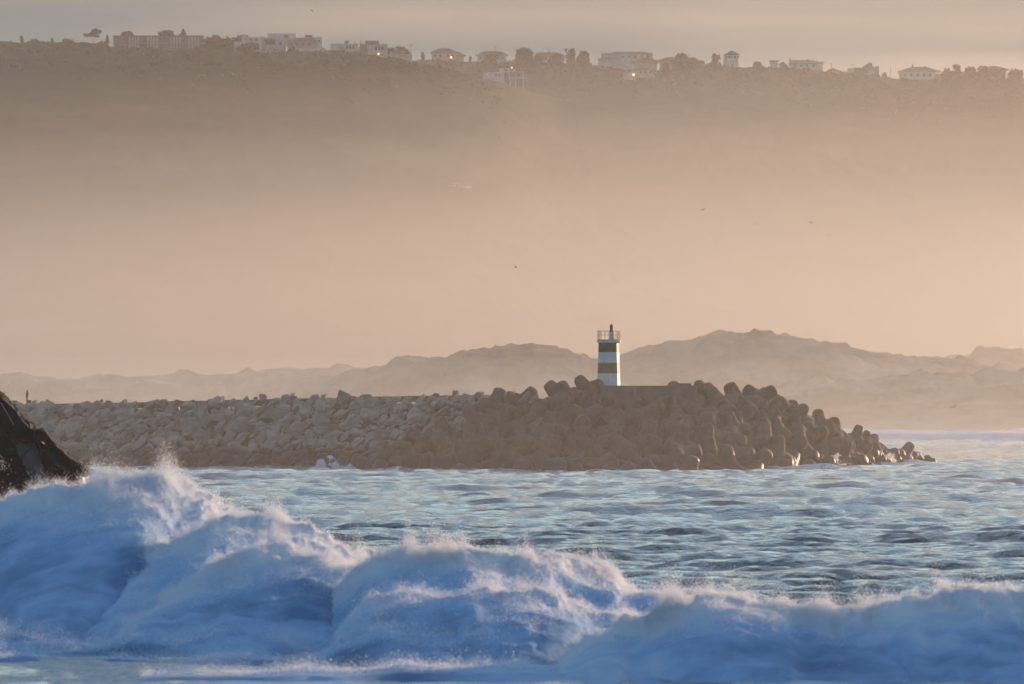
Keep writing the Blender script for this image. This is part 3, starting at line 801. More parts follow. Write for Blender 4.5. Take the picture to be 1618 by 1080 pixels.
# ------------------------------------------------------------------ gulls
M['gull_dark'] = mat_plain('gull_dark', (0.03, 0.028, 0.028), 0.9)
M['gull_white'] = mat_plain('gull_white', (0.12, 0.115, 0.11), 0.8)
def gull(px, py, D, span, flap, heading, bank, label):
    g = empty('gull', P(px, py, D), heading)
    g.rotation_euler = (0, bank, heading)
    tag(g, label, 'gull', 'gulls flying in front of the hill and dunes')
    s = span * 1.3 / 1.3
    mb = MB(); mb.tube([Vector(p) * s for p in ((0,-0.26,0.01),(0,-0.22,0.02),(0,-0.14,0.01),(0,0,0),(0,0.14,0.0),(0,0.24,0.01))], [0.012*s,0.032*s,0.04*s,0.065*s,0.045*s,0.015*s], 8)
    mb.build('body', M['gull_white'], g, True)
    mb = MB(); mb.tube([Vector(p) * s for p in ((0,-0.33,0.0),(0,-0.26,0.012))], [0.004*s,0.012*s], 6); mb.build('beak', M['gull_dark'], g)
    mb = MB(); mb.prism([(-0.02*s,-0.008*s),(0.02*s,-0.008*s),(0.05*s,0.004*s),(-0.05*s,0.004*s)], 0.2*s, 0.38*s); mb.build('tail', M['gull_dark'], g)
    for sd in (-1, 1):
        mb = MB(); vs = []
        st = [(0.03,-0.10,0.10,0.0),(0.2,-0.14,0.08,0.08*flap),(0.36,-0.12,0.07,0.11*flap),(0.52,-0.04,0.08,0.05*flap),(0.65,0.06,0.09,-0.05*flap)]
        for x, y0, y1, z in st:
            vs += [Vector((sd*x, y0, z))*s, Vector((sd*x, y1, z))*s, Vector((sd*x, y1, z-0.012))*s, Vector((sd*x, y0, z-0.014))*s]
        fs = []
        for j in range(4):
            for q in range(4): fs.append((j*4+q, j*4+(q+1)%4, j*4+4+(q+1)%4, j*4+4+q))
        fs += [(0,1,2,3), (16,19,18,17)]
        mb.poly(vs, fs).build('wing', M['gull_dark'], g)
gull(492, 16, 1500, 0.75, 1.0, 0.9, 0.5, 'dark gull high in the grey sky above the left hill')
gull(815, 422, 1500, 0.8, 1.8, 1.3, 0.2, 'tiny dark gull flapping in the mist left of and above the lighthouse')
gull(1111, 331, 1500, 0.85, 1.6, 0.9, -0.3, 'darkest gull in the bright mist high right of the lighthouse')
gull(1282, 352, 1650, 1.15, 2.0, 0.3, 0.05, 'left one of two gulls gliding with arched wings in bright mist')
gull(1310, 371, 1700, 1.15, 2.0, 0.1, 0.05, 'right and lower one of two gulls gliding with arched wings in mist')
gull(1145, 392, 2050, 1.1, 1.5, 0.2, -0.25, 'very faint gull in the mist below the darkest gull')
gull(1193, 354, 2050, 1.2, 1.2, 0.2, -0.1, 'very faint gull between the darkest gull and the gliding pair')
gull(1507, 643, 1400, 1.25, 1.6, 0.5, -0.25, 'dark gull skimming low over the water before the right dunes')
gull(1568, 452, 2000, 1.15, 1.4, 0.2, -0.1, 'faint gull at the far right edge above the outer dune')
gull(985, 368, 2100, 1.1, 1.3, -0.2, 0.2, 'very faint gull in the mist straight above the lighthouse')

# ------------------------------------------------------------------ dark sea rock at the left
def mat_wetrock(name, c1, c2, rough):
    return mat_noise(name, c1, c2, 0.8, rough, 8, bump=0.6, bscale=1.6, spec=0.12 if 'dark' in name else 0.5)
M['rock_dark'] = mat_wetrock('rock_dark', (0.014, 0.011, 0.012), (0.036, 0.029, 0.031), 0.8)
M['rock_grey'] = mat_wetrock('rock_grey', (0.07, 0.068, 0.078), (0.12, 0.115, 0.13), 0.5)
M['rock_glint'] = mat_wetrock('rock_glint', (0.40, 0.37, 0.33), (0.62, 0.58, 0.54), 0.5)  # pale colour paints in the sun glint along the ledges
RD = 400.0
rk = empty('sea_rock', (X(-60, RD), RD, 0.0))
RO = Vector(rk.location)
tag(rk, 'dark wet sea rock with slanting slabs rising behind the breaking wave', 'rock')
def rough_prism(name, outline_px, D, depth, mat, amp, seed, cell=0.45, bev=0.0, front=0.0):
    """a thick slab whose outline is given in the picture and whose faces are broken and chipped"""
    bm = bmesh.new()
    pts = [(X(a, D), Z(b, D)) for a, b in outline_px]
    vs = [bm.verts.new((x, D, z)) for x, z in pts]
    f = bm.faces.new(vs)
    ex = bmesh.ops.extrude_face_region(bm, geom=[f])
    for v in [g for g in ex['geom'] if isinstance(g, bmesh.types.BMVert)]:
        v.co.y += depth
    bmesh.ops.triangulate(bm, faces=bm.faces)
    for _ in range(5):
        long = [e for e in bm.edges if e.calc_length() > cell]
        if not long: break
        bmesh.ops.subdivide_edges(bm, edges=long, cuts=1)
        bmesh.ops.triangulate(bm, faces=[f for f in bm.faces if len(f.verts) > 3])
    co = np.array([v.co[:] for v in bm.verts])
    d = np.stack([fbm(co / 0.9 + seed, 4), fbm(co / 0.9 + seed + 31, 4), fbm(co / 0.9 + seed + 62, 4)], -1) * amp
    d[:, 1] += fbm(co * np.array([0.6, 0.6, 0.6]) + seed + 90, 2) * amp * 1.5
    jr = np.random.default_rng(int(seed)); d += jr.normal(0, amp * 0.45, d.shape)
    for v, q in zip(bm.verts, d): v.co += Vector(q)
    for v in bm.verts: v.co -= RO
    bmesh.ops.recalc_face_normals(bm, faces=bm.faces)
    me = bpy.data.meshes.new(name); bm.to_mesh(me); bm.free()
    return link(name, me, mat, rk)
rough_prism('base_slab', [(-160,590),(-60,600),(0,632),(30,664),(62,700),(110,738),(128,752),(150,830),(160,900),(-160,900)], RD, 7.0, M['rock_grey'], 0.10, 3.0, 0.8)
rough_prism('upper_slab', [(-160,560),(-40,596),(0,627),(24,652),(50,676),(60,694),(48,702),(28,694),(14,684),(0,690),(-160,640)], RD - 0.9, 5.0, M['rock_dark'], 0.10, 13.0, 0.6)
rough_prism('edge_slab', [(59,681),(62,677),(70,683),(90,705),(112,722),(128,734),(143,745),(138,752),(118,752),(104,738),(92,730),(84,716),(70,700),(58,690)], RD - 0.7, 3.5, M['rock_dark'], 0.07, 23.0, 0.5)
rough_prism('weed_band', [(56,698),(64,702),(76,722),(86,738),(100,742),(118,748),(122,772),(90,780),(80,760),(70,738),(62,720)], RD - 0.45, 1.2, M['rock_dark'], 0.06, 33.0, 0.3)
rough_prism('weed_band', [(10,690),(22,698),(28,716),(38,736),(48,760),(52,800),(-20,820),(-100,800),(-120,690),(-10,680)], RD - 0.45, 1.2, M['rock_dark'], 0.07, 43.0, 0.3)
rough_prism('weed_band', [(84,760),(126,764),(150,800),(150,860),(70,860),(60,800)], RD - 0.5, 1.4, M['rock_dark'], 0.07, 53.0, 0.3)
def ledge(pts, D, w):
    """narrow ledge with a sunlit glint painted in as pale colour, its face turned up to the right where the low sun catches it"""
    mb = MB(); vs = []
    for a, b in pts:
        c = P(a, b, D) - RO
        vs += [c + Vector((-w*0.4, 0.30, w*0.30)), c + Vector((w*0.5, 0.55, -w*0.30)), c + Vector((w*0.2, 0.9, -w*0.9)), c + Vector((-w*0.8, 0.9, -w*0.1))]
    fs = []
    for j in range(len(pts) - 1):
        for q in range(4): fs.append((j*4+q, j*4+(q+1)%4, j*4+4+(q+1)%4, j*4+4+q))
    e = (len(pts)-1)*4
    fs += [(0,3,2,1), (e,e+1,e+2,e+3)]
    return mb.poly(vs, fs).build('ledge', M['rock_glint'], rk)
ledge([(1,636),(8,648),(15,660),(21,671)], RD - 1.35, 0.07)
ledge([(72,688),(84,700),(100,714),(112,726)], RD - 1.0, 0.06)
# ------------------------------------------------------------------ trees and bushes on the hills
def leaf_cloud(rs, blobs, count, size):
    """leaf-clump faces spread through ellipsoids [(cx,cy,cz,rx,ry,rz)], thinned by noise so that sky shows through"""
    w = np.array([b[3]*b[4]*b[5] for b in blobs]); w = w / w.sum()
    idx = rs.choice(len(blobs), count, p=w)
    B = np.array(blobs)[idx]
    d = rs.normal(size=(count, 3)); d /= np.linalg.norm(d, axis=1)[:, None]
    r = rs.random(count) ** 0.45
    c = B[:, :3] + d * r[:, None] * B[:, 3:]
    keep = fbm(c * 0.9 + 5.0, 2) > -0.45
    c = c[keep]
    n = len(c)
    a = rs.normal(size=(n, 3)); a /= np.linalg.norm(a, axis=1)[:, None]
    b = np.cross(a, rs.normal(size=(n, 3))); b /= np.linalg.norm(b, axis=1)[:, None]
    s = size * (0.6 + 0.8 * rs.random(n))[:, None]
    V = np.stack([c - a*s*0.5, c + b*s*0.5, c + a*s*0.6, c - b*s*0.5], 1).reshape(-1, 3)
    F = np.arange(n * 4).reshape(n, 4)
    return V, F
def tree(px, D, zbase, h, w, kind, label, group, seed, name='tree', cat='tree'):
    rs = np.random.default_rng(seed)
    root = empty(name, (X(px, D), D, zbase))
    tag(root, label, cat, group)
    lean = rs.uniform(-0.06, 0.06)
    th = {'round': 0.35, 'umbrella': 0.62, 'sparse': 0.4, 'cypress': 0.12, 'bush': 0.1, 'flag': 0.5}[kind] * h
    r0 = max(0.12, h * 0.022)
    mb = MB()
    top = Vector((lean * h, 0, h * 0.8))
    mb.tube([(0,0,-1.0), (lean*h*0.2,0,h*0.25), (lean*h*0.5,0.1,h*0.5), tuple(top)], [r0*1.2, r0, r0*0.75, r0*0.35], 7)
    for k in range(6):
        a = rs.uniform(0, 6.28); z0 = th * rs.uniform(0.8, 1.1)
        L = w * rs.uniform(0.25, 0.42)
        mb.tube([(lean*z0, 0, z0), (lean*z0 + math.cos(a)*L*0.5, math.sin(a)*L*0.5, z0 + h*0.10), (lean*z0 + math.cos(a)*L, math.sin(a)*L, z0 + h*0.18)], [r0*0.5, r0*0.35, r0*0.15], 5)
    mb.build('trunk', M['bark'], root)
    bl = []
    if kind == 'round':
        for k in range(11):
            a = rs.uniform(0, 6.28); q = rs.uniform(0.0, 0.36) * w
            zz = rs.uniform(0.22, 0.84) * h
            rr = rs.uniform(0.16, 0.25) * w
            bl.append((math.cos(a)*q, math.sin(a)*q, zz, rr, rr, rr*0.8*h/w if h < w else rr*0.8))
        bl.append((0, 0, h*0.50, w*0.40, w*0.40, h*0.36)); bl.append((0, 0, h*0.2, w*0.42, w*0.4, h*0.2))
    elif kind == 'umbrella':
        for k in range(12):
            a = rs.uniform(0, 6.28); q = rs.uniform(0.0, 0.22) * w
            bl.append((math.cos(a)*q, math.sin(a)*q, h*(0.80 - 0.18*(q/(0.5*w))**2) + rs.uniform(-0.03, 0.05)*h, w*0.16, w*0.16, h*0.13))
    elif kind == 'flag':
        for x, z, rx, rz in ((-0.42,0.50,0.16,0.07),(-0.25,0.47,0.18,0.07),(-0.1,0.55,0.16,0.10),(0.05,0.62,0.15,0.12),(0.12,0.82,0.12,0.12),(0.3,0.74,0.14,0.09),(0.02,0.74,0.12,0.10),(0.2,0.42,0.14,0.04)):
            bl.append((x*w, rs.uniform(-0.1,0.1)*w, z*h, rx*w, 0.14*w, rz*h*1.1))
    elif kind == 'sparse':
        for k in range(16):
            a = rs.uniform(0, 6.28); q = rs.uniform(0.05, 0.42) * w
            bl.append((math.cos(a)*q, math.sin(a)*q, rs.uniform(0.25, 0.92)*h, w*0.14, w*0.14, h*0.12))
        bl.append((0, 0, h*0.5, w*0.26, w*0.26, h*0.38)); bl.append((0, 0, h*0.15, w*0.36, w*0.3, h*0.16))
    elif kind == 'cypress':
        for k in range(7): bl.append((0, 0, h*(0.14 + 0.12*k), w*(0.48 - 0.055*k), w*(0.48 - 0.055*k), h*0.12))
    elif kind == 'bush':
        for k in range(8):
            a = rs.uniform(0, 6.28); q = rs.uniform(0, 0.36)*w
            bl.append((math.cos(a)*q, math.sin(a)*q, h*rs.uniform(0.25, 0.7), w*0.22, w*0.22, h*0.28))
    cnt = int(900 + 90 * h * w / 6)
    cnt = min(cnt, 3600)
    if kind == 'sparse': cnt = int(cnt * 0.55)
    V, F = leaf_cloud(rs, bl, cnt, 0.085 * (h + w) * 0.5 + 0.25)
    me = mesh_np('crown', V, F); link('crown', me, M['leaf'], root)
    return root
TR_N, TR_F = 'trees and bushes along the near hilltop', 'trees and bushes along the far hilltop'
def tn(px, w_px, top, base, kind, label, D=D_NEAR + 6, name='tree', cat='tree', ext=0.0):
    m = D / FPX
    tree(px, D, Z(base, D) - ext, (base - top) * m + ext, w_px * m * (1.22 if kind == 'round' else 1.0), kind, label, TR_N if D < 3990 else TR_F, int(px * 7 + top), name, cat)
DN, DF = D_NEAR, D_FAR
tn(34, 7, 54, 66, 'bush', 'dark rounded bush standing alone at the far left of the ridge', name='bush', cat='bush', ext=1)
tn(82, 6, 57, 67, 'bush', 'small pointed bush between the lone bush and the flag-shaped pine', name='bush', cat='bush', ext=1)
tn(108, 26, 60, 68, 'bush', 'low broad scrub clump just left of the wind-bent pine', name='bush', cat='bush', ext=1)
tn(55, 30, 61, 68, 'bush', 'low broken scrub clump between two small bushes on the left ridge', name='bush', cat='bush', ext=1)
tn(147, 30, 44, 66, 'flag', 'lone wind-bent pine with flat layered crown on the left ridge', name='pine_tree')
tn(169.5, 6, 53, 68, 'cypress', 'slim dark cypress between the lone pine and the terraced block', name='cypress_tree')
tn(201, 30, 48, 74, 'umbrella', 'domed tree rising behind the left end of the terraced block', DN + 40, ext=2)
tn(262, 50, 47, 74, 'umbrella', 'broad dark canopy rising behind the middle of the terraced block', DN + 40, ext=2)
tn(289, 20, 45, 74, 'sparse', 'spiky conifer rising behind the right part of the terraced block', DN + 40, name='conifer_tree')
tn(333, 30, 55, 80, 'round', 'dark pointed tree right beside the end of the terraced block', DN + 8, ext=2)
tn(357, 34, 56, 80, 'round', 'dark rounded tree left of the low white house with a tower', DN + 30, ext=2)
tn(397, 42, 63, 80, 'bush', 'dark bushes in front of the low white house with a tower', DN - 2, name='bush', cat='bush', ext=1)
tn(461, 14, 71, 80, 'bush', 'small bush before the white villa with a lean-to roof', DN - 2, name='bush', cat='bush', ext=1)
tn(617, 14, 72, 88, 'round', 'small rounded tree right of the beige house with a dark roof', DN + 14, ext=2)
tn(637, 26, 72, 90, 'round', 'broad rounded tree above the white retaining wall', DN + 14, ext=2)
tn(668, 7, 80, 96, 'bush', 'tiny bush between the retaining wall and the first hip-roofed house', DF - 5, name='bush', cat='bush', ext=1)
tn(743, 8, 86, 98, 'bush', 'small dark bush between the two first hip-roofed houses', DF - 5, name='bush', cat='bush', ext=1)
tn(775, 22, 84, 102, 'round', 'dark tree in front of the second hip-roofed house', DF - 8, ext=2)
tn(827, 28, 73, 102, 'round', 'tall round tree between the second and third hip-roofed houses', DF - 2, ext=2)
tn(850, 20, 83, 102, 'bush', 'dark shrub under the left eave of the third hip-roofed house', DF - 6, name='bush', cat='bush', ext=1)
tn(878, 26, 84, 103, 'round', 'dark tree covering the right half of the third hip-roofed house', DF - 6, ext=2)
tn(903, 22, 74, 104, 'sparse', 'tall loose-crowned pine right of the third hip-roofed house', DF - 2, name='pine_tree')
tn(921, 22, 79, 105, 'round', 'drooping tree leaning away from the tall loose-crowned pine', DF - 2, ext=2)
tn(1078, 34, 82, 110, 'round', 'big dark rounded tree left of the windmill tower', DF - 3, ext=3)
tn(1102, 20, 90, 110, 'round', 'lower shrubby tree just right of the big dark rounded tree', DF - 3, ext=2)
tn(1050, 22, 96, 116, 'bush', 'dark shrubs at the foot of the pale orange houses', DF - 40, name='bush', cat='bush', ext=2)
tn(1130, 20, 83, 108, 'sparse', 'thin see-through tree right beside the windmill tower', DF - 2)
tn(1197, 24, 96, 109, 'bush', 'low rounded shrubs right of the windmill tower', DF - 2, name='bush', cat='bush', ext=2)
tn(1237, 16, 97, 108, 'bush', 'low bush beside the small flat box house', DF - 2, name='bush', cat='bush', ext=2)
tn(1372, 22, 98, 118, 'round', 'round tree rising behind the flat-roofed house with side chimney', DF + 25, ext=2)
tn(1397, 12, 113, 121, 'bush', 'small bush between the flat house and the pole', DF - 2, name='bush', cat='bush', ext=1)
tn(1496, 20, 106, 128, 'round', 'first rounded tree right of the big hip-roofed house', DF - 6, ext=2)
tn(1513, 22, 101, 128, 'sparse', 'tallest spiky tree of the grove at the right end of the ridge', DF - 4, ext=2)
tn(1532, 24, 104, 128, 'round', 'broad tree in the middle of the right grove', DF - 4, ext=2)
tn(1556, 26, 102, 128, 'round', 'domed tree in front of the half-hidden house in the right grove', DF - 4, ext=2)
tn(1578, 20, 108, 128, 'round', 'tree under the roof of the half-hidden house in the right grove', DF - 6, ext=2)
tn(1604, 24, 106, 128, 'round', 'last rounded tree at the right edge of the picture', DF - 4, ext=2)
tn(1540, 70, 112, 130, 'bush', 'wide belt of scrub along the foot of the right grove', DF - 10, name='bush', cat='bush', ext=2)

# scrub covering both ridges: far too fine to count
def ridge_scrub(name, ridge, Dc, gf, px0, px1, n, label, seed):
    rs = np.random.default_rng(seed)
    bl = []
    for _ in range(n):
        px = rs.uniform(px0, px1); D = Dc - abs(rs.normal(0, 1)) * 38
        z = gf(px, D); r = rs.uniform(0.6, 1.2) + 1.2 * rs.random() ** 4
        bl.append((X(px, D), D, z + r*0.25, r*rs.uniform(1, 2.2), r*1.4, r*rs.uniform(0.5, 0.9)))
    V, F = leaf_cloud(rs, bl, n * 26, 0.8)
    o = link(name, mesh_np(name, V, F), M['leaf']); tag(o, label, 'scrub', kind='stuff')
ridge_scrub('ridge_scrub', HILL_NEAR, D_NEAR, near_ground, -120, 800, 700, 'dark low scrub covering the top of the near hill', 91)
ridge_scrub('ridge_scrub', HILL_FAR, D_FAR, far_ground, 640, 1760, 900, 'dark low scrub covering the top of the far hill', 92)

# ------------------------------------------------------------------ houses
def house(px0, px1, top, base, D, label, name='house', wall='plaster', depth=9.0, rot=0.0, group='houses along the hilltop', cat='house'):
    """an empty at the ground line; returns a dict of helpers that draw in pixels of the photo relative to this house"""
    m = D / FPX
    cx = (px0 + px1) / 2
    root = empty(name, (X(cx, D), D, Z(base, D)), rot)
    tag(root, label, cat, group)
    u = lambda px: (px - cx) * m
    v = lambda py: (base - py) * m
    return root, u, v, depth
def wall_part(root, u, v, x0, x1, y0, y1, mat, yo=0.0, depth=9.0, name='wall', ext=0.0):
    mb = MB(); mb.box(u(x0), u(x1), yo, yo + depth, v(y1) - ext, v(y0))
    return mb.build(name, M[mat], root)
def win(parent, u, v, x0, x1, y0, y1, yo, mat='glass'):
    """a window: dark pane set in a thin frame on the wall at depth yo"""
    mb = MB(); mb.box(u(x0), u(x1), yo - 0.06, yo + 0.02, v(y1), v(y0)); w = mb.build('window', M['plaster'], parent)
    a = (u(x1) - u(x0)) * 0.10; b = (v(y0) - v(y1)) * 0.10
    mb = MB(); mb.box(u(x0) + a, u(x1) - a, yo - 0.09, yo - 0.062, v(y1) + b, v(y0) - b); mb.build('pane', M[mat], w)
    return w
def hip(root, u, v, x0, x1, xr0, xr1, ye, yt, mat='tile', depth=9.0, yo=0.0, over=0.5):
    """hip roof: eaves from column x0 to x1 at row ye, ridge xr0..xr1 at row yt"""
    z0, z1 = v(ye), v(yt)
    a, b, c, d = u(x0), u(x1), u(xr0), u(xr1)
    y0, y1 = yo - over, yo + depth + over; ym = (y0 + y1) / 2
    vs = [(a,y0,z0),(b,y0,z0),(b,y1,z0),(a,y1,z0),(c,ym,z1),(d,ym,z1),(a,y0,z0-0.18),(b,y0,z0-0.18),(b,y1,z0-0.18),(a,y1,z0-0.18)]
    fs = [(0,1,5,4),(1,2,5),(2,3,4,5),(3,0,4),(6,9,8,7),(0,6,7,1),(1,7,8,2),(2,8,9,3),(3,9,6,0)]
    return MB().poly(vs, fs).build('roof', M[mat], root)
def chimney(roof, u, v, x0, x1, y0, y1, yo=3.0, mat='darkwall'):
    mb = MB(); mb.box(u(x0), u(x1), yo, yo + 0.9, v(y1), v(y0)); return mb.build('chimney', M[mat], roof)
def lamp(root, u, v, x, y, yo=-0.35, r=0.42):
    mb = MB(); mb.rings([(r*0.3, -r), (r*0.85, -r*0.6), (r, 0), (r*0.85, r*0.6), (r*0.3, r)], 10)
    o = mb.build('wall_lamp', M['lamp'], root, True); o.location = (u(x), yo, v(y)); return o

# two terraced blocks
for (x0, x1, units, lab) in ((179, 256, ((203, 221), (232, 251)), 'dark two-storey terraced block with pale window bays, left of the pair'),
                             (257, 321, ((268, 287), (297, 316)), 'dark two-storey terraced block with pale window bays, right of the pair')):
    r, u, v, dp = house(x0, x1, 55, 79, DN + 6, lab, name='terraced_block', cat='building', depth=11)
    wall_part(r, u, v, x0, x1, 57, 79, 'darkwall', 0, 11, ext=3)
    mb = MB(); mb.box(u(x0) - 0.3, u(x1) + 0.3, -0.7, 11.5, v(57), v(55.6)); mb.build('roof', M['slate'], r)
    for a, b in units:
        for f0, f1 in ((57.4, 67.2), (68.6, 76)):
            bay = wall_part(r, u, v, a, b, f0, f1, 'darkwall', -0.5, 0.6, name='bay')
            n = 4; w = (b - a) / n
            for k in range(n):
                mb = MB(); mb.box(u(a + k*w + 0.25), u(a + (k+1)*w - 1.2), -0.62, -0.502, v(f1 - 0.4), v(f0 + 0.6)); mb.build('window', M['cream'], bay)
        mb = MB(); mb.box(u(a), u(b + 9), -1.6, 0.0, v(68.6), v(67.4)); mb.build('balcony', M['cream'], r)
# white house with a tower
r, u, v, dp = house(364, 413, 53, 72, DN + 10, 'low white house with small tower and slanting roof near the terraced blocks')
wall_part(r, u, v, 370, 413, 58.2, 72, 'plaster', 0, 8, ext=2)
MB().poly([(u(365),0,v(62)),(u(372),0,v(66)),(u(384),0,v(66)),(u(384),0,v(57)),(u(376),0,v(58)),(u(365),8,v(62)),(u(372),8,v(66)),(u(384),8,v(66)),(u(384),8,v(57)),(u(376),8,v(58))],
          [(0,1,2,3,4),(9,8,7,6,5),(0,5,6,1),(1,6,7,2),(2,7,8,3),(3,8,9,4),(4,9,5,0)]).build('gable', M['plaster'], r)
wall_part(r, u, v, 383, 387.4, 53, 70, 'plaster', -0.6, 4, name='tower')
rf = wall_part(r, u, v, 374, 392, 54.5, 57.6, 'slate', 3.5, 4, name='roof')
win(r, u, v, 394, 398, 60, 64, 0); win(r, u, v, 403, 407, 60, 64, 0)
lamp(r, u, v, 385, 68.4, -1.1, 0.22)
# big white box villa
r, u, v, dp = house(410, 470, 52, 74, DN + 18, 'large white box villa with raised upper storey, the highest on the near hill')
wall_part(r, u, v, 410.5, 452, 58.5, 74, 'plaster', 0, 10, ext=2)
up = wall_part(r, u, v, 422.5, 468, 52, 60, 'plaster', 3, 8, name='upper_storey')
win(up, u, v, 448.5, 456.5, 53.4, 59.6, 3)
wall_part(r, u, v, 447, 470, 60.02, 72, 'plaster', 2.0, 6, name='side_wing')
w = win(r, u, v, 417, 436.5, 61.2, 71, 0, 'glass'); mb = MB(); mb.box(u(417), u(436), -1.3, 0, v(62.6), v(61.2)); mb.build('awning', M['slate'], r)
win(r, u, v, 441, 445, 65, 71, 0)
for x in (409.5, 414):
    mb = MB(); mb.tube([(u(x), 1, v(64)), (u(x), 1, v(55))], 0.09, 6); mb.build('flue', M['metal'], r)
# villa with lean-to roof
r, u, v, dp = house(453, 511, 54, 77, DN + 8, 'white villa with brown lean-to roof and dark rooftop tank')
wall_part(r, u, v, 454, 500, 62, 77, 'cream', 0, 8, ext=2)
wall_part(r, u, v, 497, 509.5, 58, 76, 'plaster', 1.0, 9, name='side_wing', ext=2)
wall_part(r, u, v, 468, 498, 58.2, 62, 'plaster', 3.5, 5, name='upper_storey')
MB().poly([(u(456),-1,v(64.2)),(u(500),-1,v(64.2)),(u(498),3.4,v(59.4)),(u(467),3.4,v(59.4)),(u(456),-1,v(63.6)),(u(500),-1,v(63.6)),(u(498),3.4,v(58.9)),(u(467),3.4,v(58.9))],
          [(0,3,2,1),(4,5,6,7),(0,1,5,4),(1,2,6,5),(2,3,7,6),(3,0,4,7)]).build('roof', M['tile'], r)
wall_part(r, u, v, 481.5, 493, 54.2, 58.2, 'slate', 4, 3, name='rooftop_tank')
for a in (458, 467, 476, 486): win(r, u, v, a, a + 5, 66.5, 72, 0)
win(r, u, v, 502, 506, 62, 66, 1.0)
# garden walls
for (a, b, c, d, D, lab) in ((378, 446, 78.6, 82.5, DN - 1, 'long low white garden wall below the box villa'), (472, 513, 75.2, 78.6, DN - 4, 'short white garden wall at the foot of the lean-to villa')):
    g = empty('garden_wall', (X((a+b)/2, D), D, Z(d, D))); tag(g, lab, 'wall')
    m = D / FPX
    mb = MB(); mb.box(-(b-a)/2*m, (b-a)/2*m, 0, 0.4, -0.6, (d-c)*m); mb.build('wall', M['plaster'], g)
    mb = MB(); mb.box(-(b-a)/2*m - 0.1, (b-a)/2*m + 0.1, -0.1, 0.5, (d-c)*m, (d-c)*m + 0.12); mb.build('coping', M['cream'], g)
# flat-roofed white house with tank
r, u, v, dp = house(521, 576, 63, 80, DN + 8, 'flat-roofed white house with a square dark tank on its roof')
wall_part(r, u, v, 522, 566, 69.2, 80, 'plaster', 0, 9, ext=2.5)
wall_part(r, u, v, 565, 575, 74, 81, 'plaster', -1, 5, name='porch', ext=2)
wall_part(r, u, v, 544, 550.5, 63.2, 68.8, 'slate', 3, 2, name='rooftop_tank')
mb = MB(); mb.box(u(521.5), u(567), -0.3, 9.3, v(69.2), v(68.4)); mb.build('roof', M['plaster'], r)
for a in (536, 540): win(r, u, v, a, a + 2.6, 71, 77, 0)
for a in (546, 551, 556): win(r, u, v, a, a + 4.4, 70.8, 77.5, 0)
# beige house with dark roof block
r, u, v, dp = house(567, 613, 63, 86, DN + 4, 'beige house with dark flat-topped roof block and a lamp lit below')
wall_part(r, u, v, 580, 612, 70, 86, 'cream', 0, 8, ext=2)
wall_part(r, u, v, 568.5, 581, 68.4, 86, 'darkwall', 0.4, 7, name='side_wing', ext=2)
wall_part(r, u, v, 577, 598.5, 63.4, 69.4, 'slate', 3, 5, name='roof')
mb = MB(); mb.box(u(590), u(612.6), -1.2, 0, v(70.6), v(69.6)); mb.build('canopy', M['cream'], r)
for a in (592, 597, 602): win(r, u, v, a, a + 4.6, 72, 80, 0)
wall_part(r, u, v, 609.5, 612.6, 69.5, 85, 'cream', -1.2, 1.1, name='pillar')
lamp(r, u, v, 598, 84.6, -0.7, 0.28)
# retaining wall terraces
g, u, v, dp = house(593, 652, 80, 97, DN - 6, 'white retaining wall stepping down the slope beside the beige house', name='retaining_wall', cat='wall', group='walls on the hilltop')
MB().poly([(u(600),0,v(84.4)),(u(651),0,v(84.9)),(u(651),0,v(97)),(u(638),0,v(93)),(u(600),0,v(86.2)),(u(600),1.2,v(84.4)),(u(651),1.2,v(84.9)),(u(651),1.2,v(97)),(u(638),1.2,v(93)),(u(600),1.2,v(86.2))],
          [(0,1,2,3,4),(9,8,7,6,5),(0,5,6,1),(1,6,7,2),(2,7,8,3),(3,8,9,4),(4,9,5,0)]).build('wall', M['cream'], g)
mb = MB(); mb.box(u(616), u(638), 3, 7, v(86), v(80.4)); sh = mb.build('shed', M['cream'], g)
mb = MB(); mb.box(u(619), u(636), 2.94, 3.0, v(83.4), v(81.8)); mb.build('window', M['darkwall'], sh)
# hip-roofed houses on the far hill
r, u, v, dp = house(679, 737, 75, 94, DF + 6, 'first hip-roofed house on the far ridge, with two thin chimneys and a lamp', wall='cream')
wall_part(r, u, v, 682, 721, 81, 94, 'cream', 0, 9, ext=2); wall_part(r, u, v, 720, 733, 86, 94, 'cream', 1, 7, name='side_wing', ext=2)
rf = hip(r, u, v, 679, 722, 693, 710, 82.4, 75.2); hip(r, u, v, 716, 737, 719, 724, 87.2, 80.4, depth=7, yo=1)
for x in (699, 702.6): mb = MB(); mb.tube([(u(x), 2, v(80)), (u(x), 2, v(72))], 0.1, 6); mb.build('chimney', M['metal'], rf)
for a in (686, 694, 706, 713): win(r, u, v, a, a + 3.6, 85, 90, 0)
lamp(r, u, v, 713, 90.2, -0.6, 0.3)
r, u, v, dp = house(750, 803, 79, 97, DF + 6, 'second hip-roofed house on the far ridge, behind a dark tree')
wall_part(r, u, v, 754, 800, 85, 97, 'plaster', 0, 9, ext=2); hip(r, u, v, 750.5, 803.5, 766, 790, 86.4, 79.6)
for a in (757, 785, 792): win(r, u, v, a, a + 4, 88.5, 93.5, 0)
r, u, v, dp = house(843, 896, 81, 99, DF + 6, 'third hip-roofed house on the far ridge, half hidden by trees')
wall_part(r, u, v, 847, 890, 86.5, 99, 'plaster', 0, 9, ext=2); rf = hip(r, u, v, 844, 895, 852, 882, 88, 81.6)
for a in (853, 861, 872): win(r, u, v, a, a + 4, 89.5, 94.5, 0)
chimney(rf, u, v, 866, 868, 78.5, 83)
